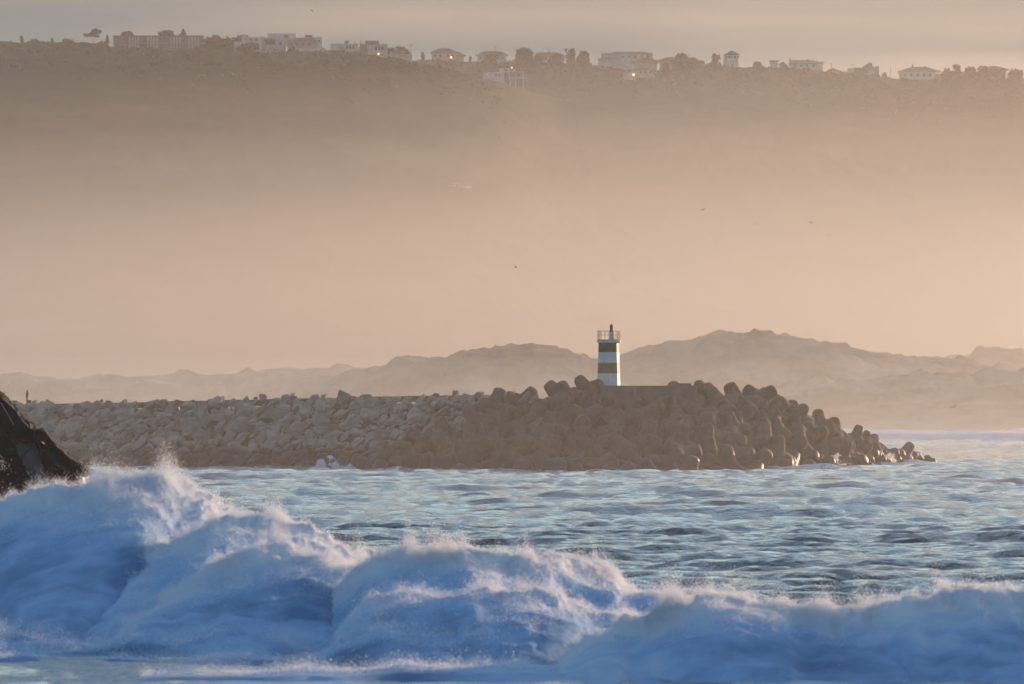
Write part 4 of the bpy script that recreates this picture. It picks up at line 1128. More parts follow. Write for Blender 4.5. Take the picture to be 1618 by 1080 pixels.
# modern white frame house on the slope
Dm = 3975.0
r, u, v, dp = house(763, 829, 106, 136, Dm, 'modern white house of open concrete frames standing below the ridge')
wall_part(r, u, v, 764, 796, 113.4, 127, 'plaster', 0, 7, ext=4)
up = wall_part(r, u, v, 789.5, 814, 107.2, 113, 'plaster', 2.5, 6, name='upper_storey')
win(up, u, v, 796, 802, 108.2, 112, 2.5); win(up, u, v, 805, 811, 108.2, 112, 2.5)
wall_part(r, u, v, 796, 827, 113.4, 135, 'darkwall', 1.4, 7, name='inner_wall', ext=5)
fr = wall_part(r, u, v, 795, 827.6, 111.6, 113.3, 'plaster', -0.6, 9, name='roof_slab')
wall_part(r, u, v, 803, 827.6, 122.2, 124, 'plaster', -0.6, 2.0, name='floor_slab')
for a, y0, y1 in ((795.2, 113.3, 128), (805.6, 124, 132), (826, 113.3, 136), (814, 124, 134), (804, 113.3, 122.2)): wall_part(r, u, v, a, a + 1.7, y0, y1, 'plaster', -0.5, 0.5, name='pillar', ext=1)
for a in (782, 787): win(r, u, v, a, a + 4, 115.5, 121, 0)
for a in (806.5, 816): win(r, u, v, a, a + 8, 114.6, 121.2, 1.4)
lamp(r, u, v, 808.5, 105.9, 3.0, 0.22)
# the big house with long roof
r, u, v, dp = house(945, 1033, 80, 106, DF + 10, 'largest house on the far ridge, with a long shallow brown roof')
wall_part(r, u, v, 950, 1030.5, 83, 106, 'plaster', 0, 12, ext=3)
hip(r, u, v, 957.5, 1031.5, 972, 1018, 84.6, 80.2, depth=12)
lw = wall_part(r, u, v, 945, 976, 92, 106, 'plaster', -3, 3, name='lower_wing', ext=3)
hip(r, u, v, 943.5, 978, 956, 974, 93.4, 89.2, depth=3, yo=-3)
for a in (982, 992, 1002, 1012, 1022): win(r, u, v, a, a + 4, 86.6, 91, 0)
r, u, v, dp = house(996, 1042, 89, 108, DF - 10, 'orange-roofed house just below the largest house on the far ridge')
wall_part(r, u, v, 1002, 1038, 97, 110, 'cream', 0, 8, ext=3); hip(r, u, v, 997, 1042, 1014, 1030, 98, 90)
r, u, v, dp = house(1040, 1072, 88, 106, DF + 4, 'small house with low pitched orange roof left of the big dark tree')
wall_part(r, u, v, 1043, 1070, 93.6, 106, 'cream', 0, 8, ext=3); hip(r, u, v, 1038, 1074, 1056, 1068, 95, 89)
r, u, v, dp = house(982, 1044, 107, 124, DF - 28, 'low cream house lower down the slope with a bright lamp')
wall_part(r, u, v, 984, 1006, 114.5, 124, 'cream', 0, 7, ext=0.5); wall_part(r, u, v, 998, 1034, 109, 120, 'cream', 1.5, 7, name='side_wing', ext=0.5)
hip(r, u, v, 996, 1036, 1006, 1028, 109.6, 106.4, depth=7, yo=1.5)
for a in (1010, 1018, 1026): win(r, u, v, a, a + 3.6, 111.5, 115.5, 1.5)
wall_part(r, u, v, 1002, 1003.2, 118, 126, 'plaster', -0.9, 0.4, name='pillar', ext=2)
lamp(r, u, v, 1001, 117.6, -0.9, 0.38)
# windmill tower
r, u, v, dp = house(1141, 1173, 79, 107, DF + 2, 'stubby white windmill tower with pointed cap, its right side sunlit', name='windmill', cat='windmill')
m = (DF + 2) / FPX
MB().rings([(15.4*m, v(109) - 2), (15.0*m, v(107)), (13.4*m, v(93.6)), (12.7*m, v(85.6))], 8, 0, 12*m).build('tower', M['plaster'], r)
MB().rings([(13.6*m, v(86.2)), (13.7*m, v(85.4)), (6.8*m, v(82)), (0.3*m, v(78.8))], 8, 0, 12*m).build('roof', M['slate'], r)
for k in range(-2, 3):
    a = k * 4.6
    mb = MB(); mb.box((a - 1.3)*m, (a + 1.3)*m, (-0.9 + 0.28*abs(k)**1.6)*m, (1.6 + 0.5*abs(k))*m, v(91.4), v(87.6)); mb.build('window', M['glass'], r)
mb = MB(); mb.box(-2*m, 2*m, -3.4*m, 0, v(107), v(101)); mb.build('door', M['darkwall'], r)
# right part of the far ridge
r, u, v, dp = house(1215, 1233, 95, 107, DF + 8, 'small flat box house right of the windmill')
wall_part(r, u, v, 1217, 1230, 96.5, 107, 'plaster', 0, 6, ext=2); mb = MB(); mb.box(u(1215.6), u(1231.6), -0.4, 6.4, v(96.5), v(95.2)); mb.build('roof', M['slate'], r)
r, u, v, dp = house(1245, 1303, 92, 111, DF + 6, 'hip-roofed house with small corner chimney between windmill and poles')
wall_part(r, u, v, 1248, 1299, 97.4, 111, 'plaster', 0, 9, ext=2); rf = hip(r, u, v, 1246, 1303, 1250, 1286, 99.4, 94)
chimney(rf, u, v, 1247.6, 1249.6, 91, 97); chimney(rf, u, v, 1275, 1278, 92.6, 96)
for a in (1254, 1264, 1274, 1284): win(r, u, v, a, a + 3.6, 101, 105.6, 0)
r, u, v, dp = house(1303, 1333, 107, 118, DF + 2, 'tiny gable-roofed hut under the wires')
wall_part(r, u, v, 1308, 1324, 111.5, 118, 'cream', 0, 6, ext=2); hip(r, u, v, 1303, 1333, 1314, 1318, 113, 107)
r, u, v, dp = house(1338, 1392, 100, 119, DF + 4, 'flat-roofed house with side chimney and a tree behind')
wall_part(r, u, v, 1350, 1388, 107.2, 119, 'darkwall', 0, 8, ext=2); wall_part(r, u, v, 1340, 1351, 107, 117, 'plaster', 2, 6, name='side_wing', ext=2)
mb = MB(); mb.box(u(1349.4), u(1388.6), -0.4, 8.4, v(107.2), v(106.4)); mb.build('roof', M['slate'], r)
wall_part(r, u, v, 1383, 1388.8, 104, 119, 'darkwall', -0.6, 3, name='chimney')
win(r, u, v, 1372, 1382, 111, 116, 0, 'cream')
r, u, v, dp = house(1418, 1488, 104, 127, DF + 4, 'big hip-roofed house with wide eaves beside the right grove')
wall_part(r, u, v, 1422, 1478, 111, 127, 'plaster', 0, 11, ext=2); rf = hip(r, u, v, 1418.6, 1488, 1441, 1464, 112.2, 104.6, depth=11)
wall_part(r, u, v, 1477, 1487, 115.5, 127, 'cream', 2, 8, name='side_wing', ext=2)
chimney(rf, u, v, 1441.6, 1444, 100.5, 106, 5); chimney(rf, u, v, 1461, 1463.6, 104, 108, 2)
for a in (1428, 1438, 1448, 1458, 1468): win(r, u, v, a, a + 4, 115.5, 121, 0)
r, u, v, dp = house(1556, 1598, 103, 120, DF + 4, 'house half hidden in the right grove, only roof and a pale wall showing')
wall_part(r, u, v, 1560, 1590, 108, 120, 'cream', 0, 8, ext=3); hip(r, u, v, 1556, 1596, 1564, 1576, 109.4, 103.4)
# pale ruin showing faintly through the mist halfway down the near hill
Dr = 3400.0
for _ in range(90):
    if near_ground(729, Dr) < Z(297, Dr): Dr += 8
r, u, v, dp = house(710, 748, 288, 299, Dr, 'pale low building showing faintly through the mist halfway down the hill', group='lone buildings on the slope')
wall_part(r, u, v, 711, 728, 290, 299, 'plaster', -2, 6, ext=4); wall_part(r, u, v, 728.5, 747, 293, 299, 'plaster', -1.5, 6, name='side_wing', ext=4)
hip(r, u, v, 710, 729, 714, 725, 290.4, 287.6, depth=6, yo=-2)
for a in (714, 721): win(r, u, v, a, a + 3.4, 292, 296, -2)

# ------------------------------------------------------------------ poles and wires
def pole(px, top, base, D, label, arm=True):
    r = empty('utility_pole', (X(px, D), D, Z(base, D)))
    tag(r, label, 'pole', 'thin poles along the hilltop')
    h = (base - top) * D / FPX
    mb = MB(); mb.tube([(0,0,-1.5),(0,0,h*0.5),(0,0,h)], [0.16,0.14,0.11], 7); mb.build('shaft', M['metal'], r)
    if arm: mb = MB(); mb.box(-0.9, 0.9, -0.06, 0.06, h - 0.7, h - 0.55); mb.build('crossarm', M['metal'], r)
    return Vector((X(px, D), D, Z(base, D) + h - 0.5))
pole(560.5, 62.5, 80, DN + 22, 'thin pole behind the flat-roofed house with the tank', False)
pole(569.5, 61.5, 80, DN + 22, 'thin pole at the left corner of the beige house', False)
pole(649.5, 69, 92, DN - 4, 'thin pole at the right end of the retaining wall')
pole(782, 71, 96, DF + 22, 'thin pole rising above the second hip-roofed house')
pole(866, 74, 96, DF + 22, 'thin pole rising above the third hip-roofed house')
pole(1089, 83, 108, DF + 12, 'thin pole behind the big dark tree left of the windmill')
a = pole(1300, 95, 112, DF + 12, 'thin pole at the right end of the corner-chimney house')
b = pole(1313.5, 98.5, 114, DF + 12, 'thin pole above the tiny gable-roofed hut')
c = pole(1348, 100, 116, DF + 12, 'thin pole at the left end of the flat-roofed house with chimney')
d = pole(1407.5, 104, 124, DF + 4, 'lone thin pole left of the big hip-roofed house', False)
for i, (p, q, lab) in enumerate(((b, c, 'thin wire slung between the two poles by the tiny hut'), (a, b, 'short wire from the corner-chimney house to the hut pole'))):
    o = empty('power_line', p); tag(o, lab, 'wire')
    pts = [(q - p) * t - Vector((0, 0, 0.8 * t * (1 - t))) for t in np.linspace(0, 1, 9)]
    mb = MB(); mb.tube(pts, 0.05, 4); mb.build('wire', M['metal'], o)
# ------------------------------------------------------------------ sea
def ocean_tile(N, L, V, wind, seed, rms, chop):
    """a tileable patch of wind sea: height and sideways displacement"""
    r = np.random.default_rng(seed)
    k1 = 2 * np.pi * np.fft.fftfreq(N, L / N)
    KX, KY = np.meshgrid(k1, k1, indexing='ij')
    K = np.hypot(KX, KY); K[0, 0] = 1e9
    Lw = V * V / 9.81
    c = (KX * math.sin(wind) + KY * math.cos(wind)) / K
    S = np.exp(-1.0 / (K * Lw) ** 2) / K ** 4 * (np.abs(c) ** 6 * 0.93 + 0.07) * np.exp(-(K * 0.12) ** 2)
    A = np.sqrt(S) * (r.normal(size=(N, N)) + 1j * r.normal(size=(N, N)))
    h = np.fft.ifft2(A)
    sc = rms / h.real.std()
    dx = np.fft.ifft2(-1j * A * KX / K).real * sc * chop
    dy = np.fft.ifft2(-1j * A * KY / K).real * sc * chop
    return h.real * sc, dx, dy
def sample(tile, L, x, y):
    N = tile.shape[0]
    u = (x / L * N) % N; v = (y / L * N) % N
    i = np.floor(u).astype(int); j = np.floor(v).astype(int); fu, fv = u - i, v - j
    i0, j0 = i % N, j % N; i1, j1 = (i + 1) % N, (j + 1) % N
    return (tile[i0, j0]*(1-fu)+tile[i1, j0]*fu)*(1-fv) + (tile[i0, j1]*(1-fu)+tile[i1, j1]*fu)*fv
T1 = ocean_tile(1024, 151.0, 3.3, 0.20, 1, 0.135, 0.95)
T2 = ocean_tile(512, 311.0, 7.0, 0.10, 2, 0.13, 0.9)
def swell(x, y):
    z = 0.0
    for lam, ang, a, ph in ((46.0, 0.30, 0.13, 0.6), (63.0, 0.14, 0.17, 2.2), (88.0, -0.06, 0.18, 4.0), (31.0, 0.45, 0.07, 1.1)):
        z = z + a * np.sin(2 * np.pi * (x * math.sin(ang) + y * math.cos(ang)) / lam + ph)
    return z
pxs = np.concatenate([-809 - np.geomspace(40000, 1200, 26)[:-1] + 809, np.linspace(-260, 1880, 600), 1880 + (np.geomspace(200, 40000, 26) - 190)])
pxs = np.unique(pxs)
Ds = [60.0, 100.0, 150.0, 190.0, 215.0]
while Ds[-1] < 2470:
    d = Ds[-1]
    Ds.append(d + (0.7 if d < 300 else 0.42 if d < 420 else 0.75 if d < 620 else 1.9 if d < 1260 else 8.0))
Ds = np.array(Ds)
PX, DD = np.meshgrid(pxs, Ds, indexing='ij')
xx = (PX - 809.0) / FPX * DD
near = sstep(130, 230, DD)
calm = np.interp(DD, [0, 300, 345, 400, 1000, 1300, 2400], [0.35, 0.30, 0.5, 1.0, 1.05, 1.0, 0.9]) * near
h = (sample(T1[0], 151.0, xx, DD) + sample(T2[0], 311.0, xx, DD) + swell(xx, DD)) * calm
dx = (sample(T1[1], 151.0, xx, DD) + sample(T2[1], 311.0, xx, DD)) * calm
dy = (sample(T1[2], 151.0, xx, DD) + sample(T2[2], 311.0, xx, DD)) * calm
# surf rolling onto the far beach
surf = sstep(1500, 1900, DD) * (0.55 * np.maximum(0, np.sin(DD / 34.0 + fbm(np.stack([xx / 90, DD / 400, np.full_like(xx, 7.)], -1), 2) * 3)) ** 4)
h = h + surf * 1.5
h = h - sstep(2380, 2450, DD) * 0.6
V = np.stack([xx + dx, DD + dy, h], -1).reshape(-1, 3)
me = mesh_np('sea', V, grid_faces(len(pxs), len(Ds))[:, ::-1], True)
# foam: streaks in the wake of the breaker, wash round the breakwater, surf along the far beach
fn = fbm(np.stack([xx / 5.0, DD / 16.0, np.full_like(xx, 3.)], -1), 4)
wake = sstep(450, 350, DD) * sstep(285, 325, DD) * (0.12 + 0.75 * fn)
wake = wake + sstep(306, 290, DD) * sstep(260, 420, PX) * (0.42 + 0.5 * fn)
lace = (0.10 + 0.50 * np.maximum(0, fbm(np.stack([xx / 14.0, DD / 50.0, np.full_like(xx, 13.)], -1), 3))) * sstep(420, 520, DD) * 0.25
far = sstep(1260, 1800, DD) * (0.35 + 0.55 * fbm(np.stack([xx / 45.0, DD / 60.0, np.full_like(xx, 33.)], -1), 4) + surf * 1.1)
toeD = np.interp(PX, [-260, 150, 520, 570, 1000, 1250, 1470, 1560], [1146, 1140, 1138, 1084, 1098, 1138, 1228, 1240])
toe = np.exp(-((DD - toeD) / 9.0) ** 2) * (0.75 + 0.9 * fn) * sstep(1640, 1500, PX)
toe = toe + np.exp(-((DD - toeD + 30) / 26.0) ** 2) * (0.30 + 0.5 * fn) * (sstep(330, 420, PX) * sstep(640, 560, PX) + sstep(1150, 1280, PX) * sstep(1600, 1480, PX))
foam = np.clip(wake + lace + far + toe, 0, 1)
at = me.attributes.new('foam', 'FLOAT', 'POINT'); at.data.foreach_set('value', foam.astype(np.float32).ravel())
def mat_sea():
    m, n, l, b = new_mat('sea_water')
    geo = n.new('ShaderNodeNewGeometry')
    mp = n.new('ShaderNodeMapping'); mp.inputs['Scale'].default_value = (1.0, 0.55, 1.0)
    l.new(geo.outputs['Position'], mp.inputs['Vector'])
    t = n.new('ShaderNodeTexNoise'); t.inputs['Scale'].default_value = 1.7; t.inputs['Detail'].default_value = 5; t.inputs['Roughness'].default_value = 0.55
    l.new(mp.outputs[0], t.inputs['Vector'])
    bp = n.new('ShaderNodeBump'); bp.inputs['Strength'].default_value = 0.9; bp.inputs['Distance'].default_value = 0.3
    l.new(t.outputs['Fac'], bp.inputs['Height']); l.new(bp.outputs['Normal'], b.inputs['Normal'])
    b.inputs['Base Color'].default_value = (0.010, 0.036, 0.055, 1)
    b.inputs['Roughness'].default_value = 0.05
    b.inputs['IOR'].default_value = 1.33
    b.inputs['Specular IOR Level'].default_value = 0.5
    a = n.new('ShaderNodeAttribute'); a.attribute_name = 'foam'
    t2 = n.new('ShaderNodeTexNoise'); t2.inputs['Scale'].default_value = 1.3; t2.inputs['Detail'].default_value = 8; t2.inputs['Roughness'].default_value = 0.7
    l.new(mp.outputs[0], t2.inputs['Vector'])
    ad = n.new('ShaderNodeMath'); ad.operation = 'ADD'; l.new(a.outputs['Fac'], ad.inputs[0]); l.new(t2.outputs['Fac'], ad.inputs[1])
    mr = n.new('ShaderNodeMapRange'); mr.interpolation_type = 'SMOOTHSTEP'
    mr.inputs['From Min'].default_value = 0.72; mr.inputs['From Max'].default_value = 1.15
    l.new(ad.outputs[0], mr.inputs['Value'])
    fo = n.new('ShaderNodeBsdfDiffuse'); fo.inputs['Color'].default_value = (0.62, 0.72, 0.80, 1)
    mx = n.new('ShaderNodeMixShader'); l.new(mr.outputs[0], mx.inputs['Fac'])
    l.new(b.outputs['BSDF'], mx.inputs[1]); l.new(fo.outputs[0], mx.inputs[2])
    out = n['Material Output']; l.new(mx.outputs[0], out.inputs['Surface'])
    return m
tag(link('sea', me, mat_sea()), kind='structure')
# ------------------------------------------------------------------ the breaking wave
def mat_foam():
    m, n, l, b = new_mat('wave_foam')
    geo = n.new('ShaderNodeNewGeometry')
    t = n.new('ShaderNodeTexNoise'); t.inputs['Scale'].default_value = 0.55; t.inputs['Detail'].default_value = 7; t.inputs['Roughness'].default_value = 0.62
    l.new(geo.outputs['Position'], t.inputs['Vector'])
    a = n.new('ShaderNodeAttribute'); a.attribute_name = 'foam_shade'
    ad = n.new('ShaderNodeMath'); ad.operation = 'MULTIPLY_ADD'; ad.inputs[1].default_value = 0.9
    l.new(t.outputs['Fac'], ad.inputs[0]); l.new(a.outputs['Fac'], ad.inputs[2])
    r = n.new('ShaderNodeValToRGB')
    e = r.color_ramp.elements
    e[0].position = 0.30; e[0].color = (0.08, 0.25, 0.46, 1)      # thinly bubbled water, blue shade of the faces painted in
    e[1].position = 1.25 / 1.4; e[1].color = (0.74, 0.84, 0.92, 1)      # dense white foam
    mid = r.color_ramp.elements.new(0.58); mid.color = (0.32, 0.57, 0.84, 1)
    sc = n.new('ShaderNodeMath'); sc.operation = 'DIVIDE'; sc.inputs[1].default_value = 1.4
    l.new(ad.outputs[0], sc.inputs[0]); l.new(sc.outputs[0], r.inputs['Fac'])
    l.new(r.outputs['Color'], b.inputs['Base Color'])
    b.inputs['Roughness'].default_value = 0.75
    b.inputs['Specular IOR Level'].default_value = 0.15
    t2 = n.new('ShaderNodeTexNoise'); t2.inputs['Scale'].default_value = 5.0; t2.inputs['Detail'].default_value = 8; t2.inputs['Roughness'].default_value = 0.7
    l.new(geo.outputs['Position'], t2.inputs['Vector'])
    bp = n.new('ShaderNodeBump'); bp.inputs['Strength'].default_value = 0.5; bp.inputs['Distance'].default_value = 0.12
    l.new(t2.outputs['Fac'], bp.inputs['Height']); l.new(bp.outputs['Normal'], b.inputs['Normal'])
    return m
def mat_spray():
    m = bpy.data.materials.new('spray_drops'); m.use_nodes = True
    n, l = m.node_tree.nodes, m.node_tree.links; n.clear()
    out = n.new('ShaderNodeOutputMaterial')
    d = n.new('ShaderNodeBsdfDiffuse'); d.inputs['Color'].default_value = (0.80, 0.86, 0.92, 1)
    t = n.new('ShaderNodeBsdfTranslucent'); t.inputs['Color'].default_value = (0.86, 0.88, 0.90, 1)
    mx = n.new('ShaderNodeMixShader'); mx.inputs['Fac'].default_value = 0.62
    l.new(d.outputs[0], mx.inputs[1]); l.new(t.outputs[0], mx.inputs[2]); l.new(mx.outputs[0], out.inputs['Surface'])
    return m
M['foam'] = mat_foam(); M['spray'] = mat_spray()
def points_group():
    ng = bpy.data.node_groups.new('drops', 'GeometryNodeTree')
    ng.interface.new_socket('Geometry', in_out='INPUT', socket_type='NodeSocketGeometry')
    ng.interface.new_socket('Geometry', in_out='OUTPUT', socket_type='NodeSocketGeometry')
    n, l = ng.nodes, ng.links
    gi, go = n.new('NodeGroupInput'), n.new('NodeGroupOutput')
    mp = n.new('GeometryNodeMeshToPoints'); na = n.new('GeometryNodeInputNamedAttribute'); na.data_type = 'FLOAT'
    na.inputs['Name'].default_value = 'drop_radius'
    sm = n.new('GeometryNodeSetMaterial'); sm.inputs['Material'].default_value = M['spray']
    l.new(gi.outputs[0], mp.inputs['Mesh']); l.new(na.outputs['Attribute'], mp.inputs['Radius'])
    l.new(mp.outputs['Points'], sm.inputs['Geometry']); l.new(sm.outputs['Geometry'], go.inputs[0])
    return ng
DROPS = points_group()
def drops(name, V, rad, parent, origin):
    me = bpy.data.meshes.new(name)
    V = np.asarray(V, dtype=np.float32) - np.array(origin, dtype=np.float32)
    me.vertices.add(len(V)); me.vertices.foreach_set('co', V.ravel())
    a = me.attributes.new('drop_radius', 'FLOAT', 'POINT'); a.data.foreach_set('value', np.asarray(rad, dtype=np.float32))
    me.update()
    o = link(name, me, M['spray'], parent)
    md = o.modifiers.new('drops', 'NODES'); md.node_group = DROPS
    return o

WO = Vector((0.0, 320.0, 0.0))
wave = empty('breaking_wave', WO)
tag(wave, 'tall breaking wave of blue-white foam with sunlit pink spray along its crest', 'wave')
# each fold of the breaker: crest as seen in the photo, its distance, its reach toward the camera, how white with foam against painted blue shade
FOLDS = [
  (348.0, 24.0, 0.50, 1.0, [(-320,820),(-150,812),(-60,804),(0,798),(30,788),(60,776),(100,768),(150,766),(200,762),(260,756),(300,768),(340,794),(380,822),(430,868),(480,930),(520,1000)]),
  (336.0, 21.0, 0.58, 1.0, [(20,1050),(80,1010),(130,960),(175,900),(215,868),(290,845),(360,825),(420,815),(470,825),(520,848),(555,876),(590,915),(630,980)]),
  (325.0, 18.5, 0.48, 1.0, [(130,1050),(200,985),(260,942),(330,902),(400,876),(450,868),(500,876),(545,888),(580,910),(620,960)]),
  (320.0, 14.0, 0.60, 1.2, [(400,1060),(480,1000),(530,945),(570,900),(600,884),(650,875),(720,868),(780,876),(830,882),(900,888),(960,902),(1010,925),(1060,945),(1130,965),(1220,985),(1330,1010),(1460,1040)]),
  (310.0, 12.0, 0.52, 0.35, [(480,1075),(520,1030),(550,985),(585,952),(650,934),(740,928),(860,940),(960,966),(1050,1000),(1140,1040)]),
  (294.0, 13.0, 0.62, 1.1, [(800,1090),(880,1040),(950,1000),(1020,975),(1080,957),(1130,948),(1200,953),(1270,958),(1330,968),(1400,985),(1470,1005),(1540,1030)]),
  (295.5, 14.0, 0.64, 1.2, [(1180,1060),(1260,1020),(1330,985),(1390,966),(1440,950),(1490,936),(1530,928),(1570,935),(1618,940),(1700,936),(1800,930),(1950,940)]),
  (309.5, 6.5, 0.44, 0.05, [(-320,995),(-150,1004),(-30,994),(60,1005),(140,1012),(210,1003),(290,1010),(370,1000),(440,1005),(520,1020),(600,1045)]),
  (301.0, 4.5, 0.42, 0.05, [(-320,1030),(-150,1024),(-40,1032),(40,1026),(120,1036),(190,1028),(280,1036),(350,1026),(430,1030),(500,1036),(580,1054)]),
  (303.0, 7.0, 0.50, 0.05, [(420,1062),(480,1030),(560,1004),(640,992),(720,996),(800,985),(880,996),(960,1008),(1020,1025),(1080,1055)]),
  (290.0, 10.0, 0.50, 0.05, [(230,1085),(320,1062),(400,1050),(480,1044),(560,1048),(640,1040),(720,1045),(800,1038),(880,1044),(960,1052),(1040,1068)]),
]
all_s, all_r = [], []
rsw = np.random.default_rng(17)
for fi, (D, W, whiteness, spr, pts) in enumerate(FOLDS):
    cr = interp(pts)
    nu = int((pts[-1][0] - pts[0][0]) / 2.6); nv = 110
    px = np.linspace(pts[0][0], pts[-1][0], nu)
    # the crest line wanders in depth
    Dc = D + (2.2 if W > 10 else 1.3) * fbm(np.stack([px / 160.0, np.full_like(px, fi * 3.1), np.zeros_like(px)], -1), 3)
    zc = HC + (HZ - cr(px)) / FPX * Dc
    zc = np.maximum(zc - 0.24, 0.0)
    s = np.linspace(-0.55, 1.0, nv)               # <0 behind the crest
    S, PXg = np.meshgrid(s, px)
    Dg = np.repeat(Dc[:, None], nv, 1); Zc = np.repeat(zc[:, None], nv, 1)
    Wn = W * (1 + 0.25 * fbm(np.stack([PXg / 130.0, np.full_like(PXg, fi * 5.0 + 2), S * 0.8], -1), 2))
    yy = np.where(S > 0, Dg - Wn * S, Dg - 11.0 * S)
    zz = np.where(S > 0, Zc * (1 - np.clip(S, 0, 1) ** (1.15 if (D < 300 or W > 17) else 1.4)), Zc * (1 - (np.abs(S) / 0.55) ** 1.7)) - np.where(np.abs(S) > 0.5, (np.abs(S) - 0.5) * 1.2, 0)
    xx = (PXg - 809.0) / FPX * Dg
    base = np.stack([xx, yy, zz], -1)
    # outward direction
    gu = np.gradient(base, axis=0); gv = np.gradient(base, axis=1)
    nrm = np.cross(gv, gu); nrm /= (np.linalg.norm(nrm, axis=-1, keepdims=True) + 1e-9)
    nrm = np.where((nrm[..., 2:3] < -0.2), -nrm, nrm)
    crest = np.exp(-(S / 0.28) ** 2)
    fade = sstep(0.0, 0.8, Zc) 
    q = base * np.array([1.0, 0.8, 1.0])
    bil = (1 - np.abs(vnoise(q / 2.6 + fi * 9))) * 0.55 - 0.3 + (0.5 - np.abs(vnoise(q / 1.1 + 31 + fi))) * 0.34 + (0.5 - np.abs(vnoise(q / 0.48 + 57 + fi))) * 0.20 * (0.35 + crest) + vnoise(q / 0.2 + 83) * 0.07 * (0.3 + crest)
    amp = (0.42 + 0.65 * crest) * fade * (1.0 if spr else 0.6)
    disp = base + nrm * (bil * amp)[..., None]
    # streaks falling down the face
    st = vnoise(np.stack([xx / 0.7, zz / 5.0, np.full_like(xx, fi * 7.0)], -1)) * 0.10 * sstep(0.05, 0.3, S)
    disp = disp + nrm * (st * fade)[..., None]
    me = mesh_np('foam_fold', disp.reshape(-1, 3) - np.array(WO), grid_faces(nu, nv), True)
    av = whiteness - 0.36 + 0.62 * crest * min(1.0, 0.25 + spr) + 0.24 * vnoise(q / 3.5 + 77) * (1 - crest) + bil * 0.25  # white crest to blue face: foam mixed with painted shade
    a = me.attributes.new('foam_shade', 'FLOAT', 'POINT'); a.data.foreach_set('value', av.astype(np.float32).ravel())
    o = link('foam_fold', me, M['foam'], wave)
    # drops torn from the crest: plumes where the lip breaks
    L = (px[-1] - px[0]) / FPX * D
    n = int(L * 13000 * spr) + 10
    plume = 0.35 + 1.2 * np.maximum(0, fbm(np.stack([px / 55.0, np.full_like(px, fi * 2.7), np.zeros_like(px)], -1), 4))
    vis = np.clip(zc / 1.2, 0.05, 1)
    w = plume * vis; w /= w.sum()
    iu = rsw.choice(nu, n, p=w)
    sv = np.clip(np.abs(rsw.normal(0, 0.16, n)) - 0.06, -0.2, 0.9); iv = np.searchsorted(s, sv).clip(0, nv - 1)
    b0 = disp[iu, iv] + rsw.normal(0, 0.05, (n, 3))
    hgt = rsw.gamma(1.3, 0.6, n) * (0.10 + 0.26 * plume[iu]) * np.exp(-np.maximum(sv, 0) * 2.5)
    # clump the drops into wisps
    wis = np.clip(fbm(b0 * np.array([2.2, 1.0, 0.9]) + 11, 3) + 0.55, 0.05, 1.6)
    hgt = hgt * wis
    pos = b0 + np.stack([rsw.normal(0, 0.05, n) - hgt * 0.18, hgt * rsw.uniform(0.2, 1.1, n), hgt], -1)
    all_s.append(pos); all_r.append(np.clip(rsw.lognormal(-5.05, 0.45, n), 0.003, 0.03) * np.exp(-hgt * 0.25))
    # a thin veil over the faces
    n2 = int(L * 1500)
    iu = rsw.integers(0, nu, n2); iv = rsw.integers(int(nv * 0.3), int(nv * 0.66), n2)
    off = rsw.exponential(0.14, n2)
    pos = disp[iu, iv] + nrm[iu, iv] * off[:, None] + rsw.normal(0, 0.06, (n2, 3))
    keep = fbm(pos / 1.6 + 5, 3) > -0.1
    all_s.append(pos[keep]); all_r.append(np.clip(rsw.lognormal(-5.1, 0.3, n2), 0.003, 0.012)[keep])
S_ = np.concatenate(all_s); R_ = np.concatenate(all_r)
print('spray drops', len(S_))
o = drops('spray', S_, R_, wave, WO); tag(o, kind='stuff')

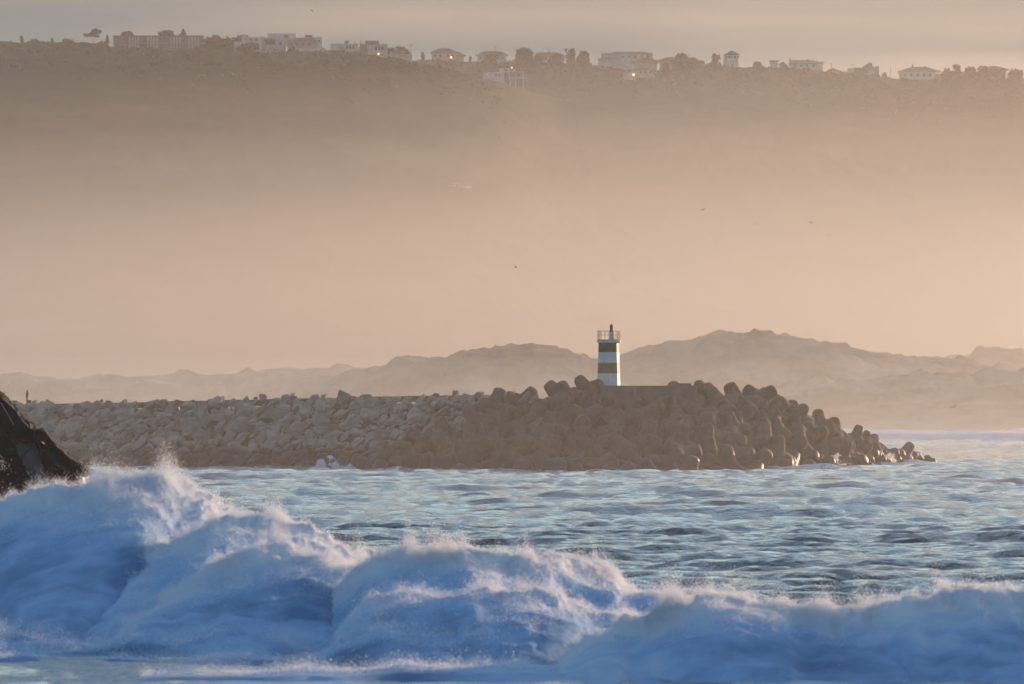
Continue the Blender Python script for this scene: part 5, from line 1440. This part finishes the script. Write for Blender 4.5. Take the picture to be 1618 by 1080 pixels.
# ------------------------------------------------------------------ splashes where the swell meets rock
def splash(px0, px1, py_top, D, label, n, seed, ybase=None):
    r = np.random.default_rng(seed)
    c = Vector((X((px0 + px1) / 2, D), D, 0.0))
    root = empty('splash', c); tag(root, label, 'splash', 'splashes along the breakwater')
    wid = (px1 - px0) / FPX * D; zt = Z(py_top, D)
    u = r.beta(1.6, 1.6, n)
    prof = (0.35 + 0.65 * np.clip(0.5 + fbm(np.stack([u * 5 + seed, u * 0, u * 0], -1), 3), 0, 1.2)) * np.sin(np.pi * u) ** 0.6
    hgt = zt * prof * r.random(n) ** 1.5
    pos = np.stack([c.x + (u - 0.5) * wid + r.normal(0, 0.12, n), D + r.normal(0, 0.8, n), hgt - 0.1], -1)
    pos[:, 0] += 0.35 * vnoise(pos * 1.3) ; pos[:, 2] += 0.3 * vnoise(pos * 1.7 + 9)
    keep = fbm(pos * np.array([0.9, 0.5, 0.9]) + seed, 3) > 0.05 - 0.5 * (hgt < 0.25 * zt)
    pos = pos[keep]
    tag(drops('spray', pos, r.uniform(0.018, 0.04, len(pos)) * D / 1100.0 + 0.003, root, c), kind='stuff')
    # the foaming core
    gu, gv = 60, 22
    U, Vv = np.meshgrid(np.linspace(0, 1, gu), np.linspace(0, np.pi, gv), indexing='ij')
    hh = zt * 0.12 * np.sin(np.pi * U) ** 0.7 * (0.6 + 0.4 * vnoise(np.stack([U * 9 + seed, U * 0, U * 0], -1)))
    P3 = np.stack([c.x + (U - 0.5) * wid * 0.95, D - np.cos(Vv) * 1.3, hh * np.sin(Vv) - 0.25], -1)
    P3 += 0.28 * np.stack([vnoise(P3 * 1.4), vnoise(P3 * 1.4 + 20), vnoise(P3 * 1.4 + 40)], -1)
    me = mesh_np('foam', P3.reshape(-1, 3) - np.array(c), grid_faces(gu, gv), True)
    a = me.attributes.new('foam_shade', 'FLOAT', 'POINT'); a.data.foreach_set('value', np.full(gu * gv, 1.1, dtype=np.float32))
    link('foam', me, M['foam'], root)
splash(490, 572, 722, 1092.0, 'white splash where boulder wall and tetrapod pile meet the water', 26000, 3)
splash(1284, 1342, 713, 1145.0, 'white splash bursting at the foot of the sunlit tetrapods', 26000, 4)
splash(1388, 1416, 714, 1190.0, 'small splash near the seaward tip of the tetrapods', 6000, 5)
# spray thrown up in front of the dark rock
splash(-60, 50, 748, 385.0, 'fine spray thrown up against the foot of the dark sea rock', 9000, 6)
